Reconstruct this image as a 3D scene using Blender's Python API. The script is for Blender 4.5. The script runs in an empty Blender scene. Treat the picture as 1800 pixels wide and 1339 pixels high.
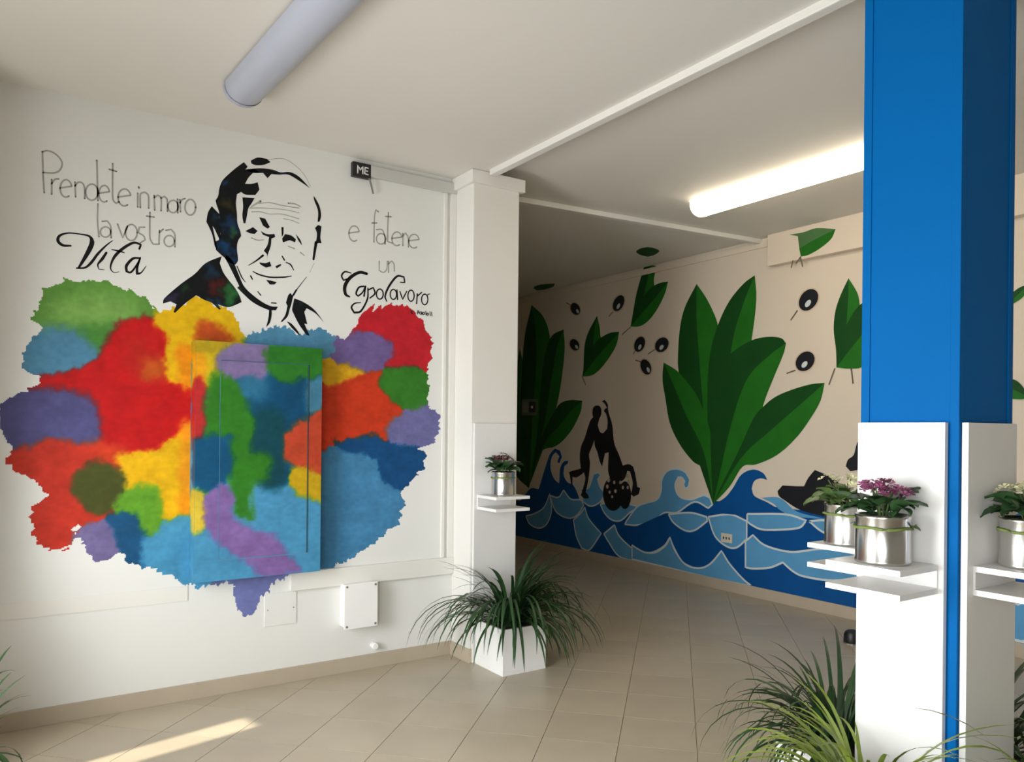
import bpy, bmesh, math, random
import numpy as np
from mathutils import Vector, Matrix
from mathutils.geometry import tessellate_polygon
C = bpy.context.scene.collection
SC = bpy.context.scene
R = math.radians
PI = math.pi

# ------------------------------------------------------------------ camera
cam = bpy.data.cameras.new('camera')
cam.sensor_width = 36.0
cam.lens = 36.0 * 1356.0 / 1800.0
cam.shift_y = (754.4 - 669.5) / 1800.0
cam.clip_start = 0.02
co = bpy.data.objects.new('camera', cam); C.objects.link(co)
co.matrix_world = Matrix.Translation((0, 0, 1.44)) @ Matrix.Rotation(R(-34.0), 4, 'Z') @ Matrix.Rotation(R(90), 4, 'X') @ Matrix.Rotation(R(0.59), 4, 'Z')
SC.camera = co

# ------------------------------------------------------------------ light
vs = SC.view_settings
SC.display_settings.display_device = 'sRGB'
vs.view_transform = 'Standard'; vs.look = 'None'; vs.gamma = 1.0; vs.use_curve_mapping = False
vs.exposure = 0.0
w = bpy.data.worlds.new('sky'); SC.world = w; w.use_nodes = True
w.node_tree.nodes['Background'].inputs[0].default_value = (0.75, 0.86, 1.0, 1)
w.node_tree.nodes['Background'].inputs[1].default_value = 1.0

def lamp(name, kind, loc, energy, color, direction=None, **kw):
    l = bpy.data.lights.new(name, kind); l.energy = energy; l.color = color
    for k, v in kw.items(): setattr(l, k, v)
    o = bpy.data.objects.new(name, l); C.objects.link(o); o.location = loc
    if direction is not None: o.rotation_euler = Vector(direction).to_track_quat('-Z', 'Z').to_euler()
    return o
SUN_AZ = Vector((.976, .218, 0)).normalized(); SUN_EL = R(35)
lamp('sun', 'SUN', (-6, -1, 6), 9.0, (1.0, .90, .74), (SUN_AZ.x * math.cos(SUN_EL), SUN_AZ.y * math.cos(SUN_EL), -math.sin(SUN_EL)), angle=R(.5))
# daylight entering through the two street windows of the left wall
lamp('daylight_window', 'AREA', (-1.16, 2.40, 1.1), 76.0, (.94, .98, 1.0), (1, .1, -.36), shape='RECTANGLE', size=2.3, size_y=1.35, spread=R(125))
lamp('ceiling_fill', 'AREA', (-1.16, 2.40, .75), 42.0, (.96, .98, 1.0), (1, 0, .45), shape='RECTANGLE', size=2.3, size_y=.8, spread=R(165))  # added upward fill that lifts the hall ceiling, no lamp there
lamp('daylight_window', 'AREA', (-1.16, -.35, 1.1), 50.0, (.94, .98, 1.0), (1, .5, -.30), shape='RECTANGLE', size=2.1, size_y=1.35, spread=R(130))

# ------------------------------------------------------------------ helpers
def lin(c):
    return tuple(((v / 255) / 12.92 if v / 255 <= .04045 else ((v / 255 + .055) / 1.055) ** 2.4) for v in c)
MATS = {}
def mat(name, rgb, rough=.6, metal=0.0, var=0.06, scale=6.0, bump=0.0, emit=0.0, spec=.5, vcol=False, objvar=0.0, detail=3):
    if name in MATS: return MATS[name]
    m = bpy.data.materials.new(name); m.use_nodes = True; nt = m.node_tree; n = nt.nodes; k = nt.links
    b = n['Principled BSDF']; b.inputs['Roughness'].default_value = rough; b.inputs['Metallic'].default_value = metal
    b.inputs['Specular IOR Level'].default_value = spec
    tc = n.new('ShaderNodeTexCoord'); no = n.new('ShaderNodeTexNoise'); no.inputs['Scale'].default_value = scale; no.inputs['Detail'].default_value = detail
    k.new(tc.outputs['Object'], no.inputs['Vector'])
    hs = n.new('ShaderNodeHueSaturation')
    if vcol:
        a = n.new('ShaderNodeAttribute'); a.attribute_name = 'paint'; k.new(a.outputs['Color'], hs.inputs['Color'])
    else:
        hs.inputs['Color'].default_value = lin(rgb) + (1,)
    mr = n.new('ShaderNodeMapRange'); mr.inputs['From Min'].default_value = .25; mr.inputs['From Max'].default_value = .75
    mr.inputs['To Min'].default_value = 1 - var; mr.inputs['To Max'].default_value = 1 + var
    k.new(no.outputs['Fac'], mr.inputs['Value'])
    val = mr.outputs['Result']
    if objvar:
        oi = n.new('ShaderNodeObjectInfo'); m2 = n.new('ShaderNodeMapRange')
        m2.inputs['To Min'].default_value = 1 - objvar; m2.inputs['To Max'].default_value = 1 + objvar
        k.new(oi.outputs['Random'], m2.inputs['Value'])
        mu = n.new('ShaderNodeMath'); mu.operation = 'MULTIPLY'; k.new(val, mu.inputs[0]); k.new(m2.outputs['Result'], mu.inputs[1]); val = mu.outputs[0]
    k.new(val, hs.inputs['Value']); k.new(hs.outputs['Color'], b.inputs['Base Color'])
    if bump:
        bn = n.new('ShaderNodeTexNoise'); bn.inputs['Scale'].default_value = scale * 25; bn.inputs['Detail'].default_value = 2
        k.new(tc.outputs['Object'], bn.inputs['Vector'])
        bp = n.new('ShaderNodeBump'); bp.inputs['Strength'].default_value = bump; bp.inputs['Distance'].default_value = .004
        k.new(bn.outputs['Fac'], bp.inputs['Height']); k.new(bp.outputs['Normal'], b.inputs['Normal'])
    if emit:
        b.inputs['Emission Color'].default_value = lin(rgb) + (1,); b.inputs['Emission Strength'].default_value = emit
    MATS[name] = m
    return m

def mesh_obj(name, verts, faces, m, parent=None, smooth=False):
    """one mesh object; verts in world space (or in the parent's space when the parent sits at the origin)."""
    o0 = Vector(parent.location) if parent is not None else Vector((0, 0, 0))
    p = parent.parent if parent is not None else None
    while p is not None: o0 = o0 + Vector(p.location); p = p.parent
    me = bpy.data.meshes.new(name)
    me.from_pydata([tuple(Vector(v) - o0) for v in verts], [], faces); me.update()
    if m: me.materials.append(m)
    if smooth:
        for f in me.polygons: f.use_smooth = True
    o = bpy.data.objects.new(name, me); C.objects.link(o)
    if parent is not None: o.parent = parent
    return o
def tag(o, label=None, cat=None, group=None, kind=None):
    if label: o['label'] = label
    if cat: o['category'] = cat
    if group: o['group'] = group
    if kind: o['kind'] = kind
    return o
def thing(name, label, cat, loc=(0, 0, 0), rz=0.0, group=None, kind=None):
    o = bpy.data.objects.new(name, None); C.objects.link(o); o.empty_display_size = .1
    o.location = loc; o.rotation_euler = (0, 0, rz)
    return tag(o, label, cat, group, kind)
def box_vf(a, b):
    (x0, y0, z0), (x1, y1, z1) = a, b
    v = [(x0, y0, z0), (x1, y0, z0), (x1, y1, z0), (x0, y1, z0), (x0, y0, z1), (x1, y0, z1), (x1, y1, z1), (x0, y1, z1)]
    return v, [(0, 3, 2, 1), (4, 5, 6, 7), (0, 1, 5, 4), (1, 2, 6, 5), (2, 3, 7, 6), (3, 0, 4, 7)]
class MB:
    def __init__(s): s.v = []; s.f = []
    def add(s, v, f):
        n = len(s.v); s.v += [tuple(p) for p in v]; s.f += [tuple(i + n for i in q) for q in f]; return s
    def box(s, a, b): return s.add(*box_vf(a, b))
    def prism(s, poly, z0, z1):
        n = len(poly); v = [(x, y, z0) for x, y in poly] + [(x, y, z1) for x, y in poly]
        return s.add(v, [tuple(range(n - 1, -1, -1)), tuple(range(n, 2 * n))] + [(i, (i + 1) % n, (i + 1) % n + n, i + n) for i in range(n)])
    def lathe(s, prof, n=32, cx=0, cy=0, cap0=True, cap1=False):
        v = []; f = []
        for r, z in prof:
            for i in range(n): a = 2 * PI * i / n; v.append((cx + r * math.cos(a), cy + r * math.sin(a), z))
        for j in range(len(prof) - 1):
            for i in range(n): k = (i + 1) % n; f.append((j * n + i, j * n + k, (j + 1) * n + k, (j + 1) * n + i))
        if cap0: f.append(tuple(range(n - 1, -1, -1)))
        if cap1: f.append(tuple(range((len(prof) - 1) * n, len(prof) * n)))
        return s.add(v, f)
    def tube(s, pts, r, n=8):
        pts = [Vector(p) for p in pts]; v = []; f = []
        for i, p in enumerate(pts):
            d = (pts[min(i + 1, len(pts) - 1)] - pts[max(i - 1, 0)]).normalized()
            u = d.orthogonal().normalized(); q = d.cross(u)
            for k in range(n): a = 2 * PI * k / n; v.append(p + (u * math.cos(a) + q * math.sin(a)) * r)
        for i in range(len(pts) - 1):
            for k in range(n): l = (k + 1) % n; f.append((i * n + k, i * n + l, i * n + n + l, i * n + n + k))
        f.append(tuple(range(n - 1, -1, -1))); f.append(tuple(range((len(pts) - 1) * n, len(pts) * n)))
        return s.add(v, f)
    def build(s, name, m, parent=None, bevel=0.0, smooth=False):
        o = mesh_obj(name, s.v, s.f, m, parent, smooth)
        if bevel:
            bm = bmesh.new(); bm.from_mesh(o.data)
            bmesh.ops.bevel(bm, geom=list(bm.edges), offset=bevel, segments=2, affect='EDGES', profile=.7)
            bm.to_mesh(o.data); bm.free()
        return o

# ------------------------------------------------------------------ materials
white_wall = mat('white_wall_paint', (226, 225, 220), .62, var=.018, scale=1.3, bump=.10)
cream_wall = mat('cream_wall_paint', (220, 206, 187), .65, var=.02, scale=1.5, bump=.10)
ceil_paint = mat('ceiling_paint', (222, 218, 210), .75, var=.02, scale=1.0, bump=.08)
trim_paint = mat('white_trim_paint', (226, 223, 216), .5, var=.015, scale=2)
grey_trim = mat('grey_trim_paint', (196, 194, 188), .55, var=.02, scale=2)
panel_white = mat('white_panel', (228, 226, 223), .35, var=.01, scale=3)
gloss_white = mat('white_lacquer', (240, 239, 236), .32, var=.01, scale=3)
blue_paint = mat('blue_lacquer', (0, 93, 160), .55, var=.03, scale=2, spec=.06)
tile_mat = mat('beige_tile', (180, 168, 147), .30, var=.07, scale=3.5, bump=.03, objvar=.035, detail=6)
grout_mat = mat('grout', (146, 131, 110), .9, var=.1, scale=20)
base_mat = mat('beige_skirting', (182, 168, 148), .4, var=.05, scale=6)
dark_plastic = mat('black_plastic', (24, 24, 26), .45)
steel = mat('tin_steel', (200, 198, 194), .24, metal=1.0, var=.04, scale=20)
screw_mat = mat('screw_steel', (150, 148, 144), .4, metal=.8)
soil_mat = mat('soil', (52, 40, 30), .95, var=.3, scale=60, bump=.6)
diff_off = mat('unlit_diffuser', (176, 180, 194), .35, var=.02, scale=3)
lamp_body = mat('lamp_housing', (214, 214, 216), .4, var=.02)
diff_on = mat('lit_diffuser', (255, 240, 214), .4, var=0.0, emit=10.0)
twine_mat = mat('green_twine', (112, 128, 62), .8, var=.15, scale=60)
paint_soft = mat('cloud_paint', (255, 255, 255), .55, var=.10, scale=34, bump=.12, vcol=True, detail=5, spec=.2)
black_paint = mat('black_brush_paint', (20, 20, 22), .5, var=.3, scale=20, spec=.2)
grey_pen = mat('grey_lettering_paint', (160, 157, 151), .6, var=.1, scale=30)
grey_line = mat('pale_grey_line_paint', (168, 165, 156), .6, var=.1, scale=30)
leaf_dark = mat('dark_green_wall_paint', (20, 70, 24), .55, var=.12, scale=5, spec=.2)
leaf_light = mat('bright_green_wall_paint', (34, 106, 28), .55, var=.12, scale=5, spec=.2)
leaf_pale = mat('pale_green_wall_paint', (70, 112, 62), .55, var=.10, scale=8)
sea_dark = mat('deep_blue_wall_paint', (8, 78, 142), .5, var=.10, scale=4, spec=.2)
sea_light = mat('light_blue_wall_paint', (92, 156, 200), .5, var=.08, scale=4, spec=.2)
foam = mat('white_line_paint', (206, 214, 214), .55, var=.05)
olive_black = mat('black_olive_paint', (22, 24, 32), .45, var=.1)
sil_mat = mat('black_silhouette_paint', (16, 16, 24), .5, var=.1)
stem_mat = mat('brown_stem_paint', (110, 98, 78), .6, var=.1)

# ------------------------------------------------------------------ traced wall paintings, metres on the wall
CLOUD = [('green',[(0.1737,2.0105),(0.2194,2.0968),(0.3019,2.1419),(0.3746,2.1504),(0.4615,2.1464),(0.5766,2.1366),(0.6427,2.086),(0.6831,2.0318),(0.7264,2.0154),(0.6308,1.9487),(0.5474,1.9331),(0.5148,1.8535),(0.4265,1.8753),(0.3041,1.8937),(0.2096,1.8862),(0.1628,1.9419)],(104,160,68),0.022),('light_green',[(0.2435,2.0311),(0.351,2.0559),(0.5,2.0855),(0.6036,2.0387),(0.5522,1.9765),(0.3765,1.9385),(0.2443,1.9437)],(130,178,88),0.045),('steel_blue',[(0.1977,1.9124),(0.1186,1.7769),(0.1079,1.7093),(0.1651,1.6853),(0.2819,1.7048),(0.3782,1.7517),(0.4467,1.8487),(0.3768,1.8995),(0.2801,1.9056)],(84,140,172),0.025),('green',[(0.3523,1.917),(0.5525,1.9421),(0.5279,1.8259),(0.4469,1.8205)],(74,136,56),0.03),('red',[(0.5472,1.9617),(0.697,1.9893),(0.7383,1.9048),(0.7127,1.7564),(0.7678,1.6768),(0.9079,1.6468),(0.932,1.527),(0.911,1.3308),(0.7706,1.3905),(0.69,1.3025),(0.5072,1.304),(0.4434,1.3806),(0.4169,1.5574),(0.3552,1.5918),(0.3066,1.6177),(0.161,1.623),(0.179,1.667),(0.3542,1.703),(0.4519,1.8208),(0.5067,1.9098)],(205,24,26),0.018),('brick_red',[(0.5662,1.8629),(0.6713,1.8705),(0.686,1.7257),(0.5805,1.7202)],(196,34,28),0.04),('orange',[(0.6325,1.7664),(0.7259,1.7806),(0.727,1.675),(0.6386,1.6798)],(206,90,30),0.03),('yellow',[(0.7047,2.0251),(0.7917,2.0569),(0.8891,2.1144),(0.99,2.0914),(1.079,2.054),(1.1465,1.9297),(1.0957,1.8827),(1.0275,1.8595),(1.0088,1.6752),(0.908,1.6348),(0.7678,1.6768),(0.7397,1.7579),(0.7604,1.877),(0.6892,1.9536)],(240,190,18),0.016),('orange',[(0.7994,1.8353),(0.8832,1.8498),(0.8855,1.616),(0.8177,1.6582)],(245,150,20),0.02),('orange_red',[(0.9048,1.9626),(0.9765,1.9928),(1.0713,1.9302),(1.0361,1.8877),(0.9055,1.8965)],(206,84,30),0.018),('purple',[(0.038,1.5199),(0.0976,1.5883),(0.1887,1.6186),(0.3309,1.5965),(0.4045,1.5655),(0.4483,1.3976),(0.3819,1.3414),(0.2613,1.3554),(0.1453,1.3286),(0.0503,1.3689),(0.0275,1.4535)],(90,88,140),0.022),('orange_red',[(0.082,1.3155),(0.2377,1.3609),(0.3819,1.3386),(0.5454,1.3237),(0.5516,1.2035),(0.4077,1.2067),(0.3351,1.1252),(0.3848,1.0256),(0.4972,1.0059),(0.361,0.9517),(0.3135,0.8439),(0.2071,0.8522),(0.153,0.9643),(0.1661,1.0446),(0.2282,1.1016),(0.165,1.1717),(0.1123,1.2),(0.0558,1.2546)],(208,56,38),0.016),('red',[(0.4065,1.3469),(0.553,1.3323),(0.5537,1.255),(0.4573,1.2338)],(222,66,34),0.03),('yellow',[(0.5404,1.3038),(0.69,1.3025),(0.7706,1.3905),(0.901,1.4812),(0.9283,1.3157),(0.8839,1.1959),(0.8778,0.9503),(0.7201,0.9709),(0.6604,1.0498),(0.5732,1.1111),(0.5417,1.1694)],(248,192,20),0.015),('orange',[(0.8197,1.4501),(0.8926,1.466),(0.8863,0.9498),(0.8301,0.953)],(252,160,24),0.022),('olive_green',[(0.3298,1.1752),(0.3827,1.2492),(0.4697,1.2478),(0.5518,1.1834),(0.5396,1.1123),(0.4845,1.015),(0.4093,1.0328),(0.3426,1.0971)],(78,84,34),0.016),('green',[(0.5222,1.0559),(0.5861,1.1164),(0.6702,1.1338),(0.7247,1.0528),(0.7129,0.8717),(0.6675,0.8574),(0.6215,0.9706),(0.5304,1.0042)],(104,166,44),0.016),('purple',[(0.3324,0.8896),(0.4224,0.9592),(0.5107,0.9198),(0.5322,0.8043),(0.4616,0.7619),(0.3817,0.8163)],(124,112,162),0.014),('dark_blue',[(0.505,0.9913),(0.6003,0.9919),(0.6405,0.9115),(0.673,0.8454),(0.6607,0.73),(0.6028,0.7294),(0.5448,0.8261),(0.4927,0.9494)],(26,86,130),0.016),('steel_blue',[(0.6412,0.839),(0.7208,0.9005),(0.8022,0.9605),(0.9007,0.931),(0.9124,0.599),(0.7776,0.6604),(0.6635,0.7152)],(78,156,198),0.014),('steel_blue',[(1.1259,1.8662),(1.186,1.9546),(1.3264,2.0038),(1.4563,1.9758),(1.5561,2.0163),(1.6316,1.973),(1.6051,1.8786),(1.1717,1.8505)],(90,150,184),0.012),('red',[(1.7363,1.9742),(1.835,2.114),(1.9816,2.1965),(2.1425,2.1773),(2.2625,2.0568),(2.2963,1.9162),(2.265,1.8357),(2.0618,1.7967),(1.9857,1.8273),(2.0222,1.9334),(1.9091,2.0181)],(206,36,48),0.012),('purple',[(1.6669,1.9092),(1.7468,1.9818),(1.9093,2.001),(2.0072,1.9254),(1.9857,1.8273),(1.8387,1.7784),(1.7029,1.8115)],(120,100,156),0.014),('yellow',[(1.5997,1.7498),(1.6959,1.8111),(1.8278,1.7778),(1.75,1.6866),(1.6279,1.6751)],(232,176,30),0.014),('orange_red',[(1.5601,1.6396),(1.6623,1.693),(1.7673,1.7344),(1.9414,1.7836),(1.9764,1.6543),(2.0915,1.5464),(1.9908,1.3713),(1.8072,1.3576),(1.7005,1.3776),(1.5639,1.279)],(214,62,30),0.012),('green',[(1.9564,1.7706),(2.1001,1.8126),(2.2255,1.8051),(2.2746,1.7005),(2.2481,1.5676),(2.0641,1.5981),(1.9425,1.6806)],(58,128,40),0.012),('purple',[(2.0009,1.4752),(2.1418,1.5545),(2.3002,1.5796),(2.3826,1.5057),(2.3312,1.3538),(2.1837,1.315),(2.0212,1.354)],(118,116,170),0.016),('steel_blue',[(1.5576,1.2299),(1.7011,1.3243),(1.8806,1.2757),(1.9938,1.1017),(2.109,1.028),(2.0801,0.8545),(1.9232,0.7542),(1.7435,0.6566),(1.6462,0.6153),(1.5642,0.6131)],(74,140,186),0.012),('dark_blue',[(1.6588,1.3709),(1.7714,1.3542),(1.9161,1.3952),(2.0367,1.3193),(2.2511,1.3075),(2.2407,1.1759),(2.07,1.0749),(1.986,1.1295),(1.9176,1.2582),(1.7365,1.3006)],(20,80,134),0.012),('purple',[(1.0634,0.6263),(1.3471,0.6111),(1.2536,0.4878),(1.1864,0.3955),(1.1407,0.4013),(1.0883,0.5221)],(120,128,186),0.012)]
CABINET_PAINT = [('steel_blue',[(0.8253,1.8855),(1.5797,1.9416),(1.5783,0.5118),(0.8378,0.5927)],(78,152,194),0.01),('yellow',[(0.8528,1.873),(0.9987,1.8657),(0.9892,1.669),(0.9246,1.6221),(0.8496,1.634)],(214,184,28),0.014),('orange',[(0.8254,1.871),(0.9027,1.8649),(0.8996,1.6124),(0.8279,1.6099)],(246,170,24),0.012),('yellow',[(0.8254,1.871),(1.1089,1.8915),(1.0946,1.8543),(0.8258,1.8362)],(190,160,30),0.01),('red',[(0.8411,1.6627),(0.8878,1.6764),(0.9163,1.613),(0.9178,1.4602),(0.8773,1.3339),(0.8305,1.3486)],(196,46,46),0.012),('teal_blue',[(1.0231,1.7212),(1.5816,1.7649),(1.584,1.54),(1.3642,1.4194),(1.3278,1.2854),(1.3917,1.2158),(1.3356,1.1422),(1.2001,1.1461),(1.1444,1.3176),(1.089,1.5287)],(14,78,116),0.025),('steel_blue',[(1.0233,1.7063),(1.2002,1.73),(1.2317,1.6241),(1.1123,1.5595),(1.0531,1.6178)],(48,116,150),0.04),('steel_blue',[(1.4507,1.7013),(1.5822,1.7071),(1.584,1.5336),(1.459,1.5308)],(70,128,156),0.02),('dark_teal',[(1.1425,1.4996),(1.3256,1.503),(1.3231,1.1425),(1.1941,1.1463)],(10,72,84),0.03),('green',[(0.9272,1.6428),(1.0,1.7349),(1.097,1.6194),(1.1578,1.4695),(1.1503,1.3176),(1.2414,1.2709),(1.2243,1.1577),(1.1463,1.1295),(1.1541,0.947),(1.0887,0.9808),(1.0284,1.1929),(1.0122,1.378),(0.9185,1.3925)],(52,126,34),0.018),('purple',[(0.9822,1.7993),(1.0797,1.8804),(1.2505,1.8771),(1.2519,1.7418),(1.1405,1.6997),(0.9888,1.7165)],(134,116,162),0.016),('green',[(1.2505,1.8771),(1.6136,1.9086),(1.5984,1.7593),(1.4505,1.7202),(1.33,1.6835),(1.2519,1.7418)],(48,124,40),0.014),('dark_blue',[(0.8576,1.3719),(1.0322,1.393),(1.0342,1.1928),(0.9494,1.1062),(0.8741,1.0943),(0.848,1.2321)],(16,84,124),0.014),('orange_red',[(1.3213,1.3103),(1.3578,1.4256),(1.5837,1.5657),(1.5884,1.1283),(1.4887,1.1821),(1.3851,1.2378)],(196,72,44),0.012),('yellow',[(1.3542,1.1666),(1.3915,1.2283),(1.4559,1.205),(1.5884,1.1219),(1.5898,0.9932),(1.4575,1.0564),(1.3706,1.1036)],(206,168,26),0.012),('purple',[(0.9107,1.0488),(0.9859,1.1464),(1.0498,1.0786),(1.0655,0.958),(1.1788,0.8755),(1.3015,0.8209),(1.4362,0.6314),(1.2114,0.6315),(1.1504,0.7195),(1.0323,0.8045),(0.912,0.9166)],(134,104,166),0.014),('yellow',[(0.833,1.0871),(0.9158,1.0898),(0.9063,0.9199),(0.8679,0.8814),(0.8348,0.8982)],(226,196,64),0.012)]
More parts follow.
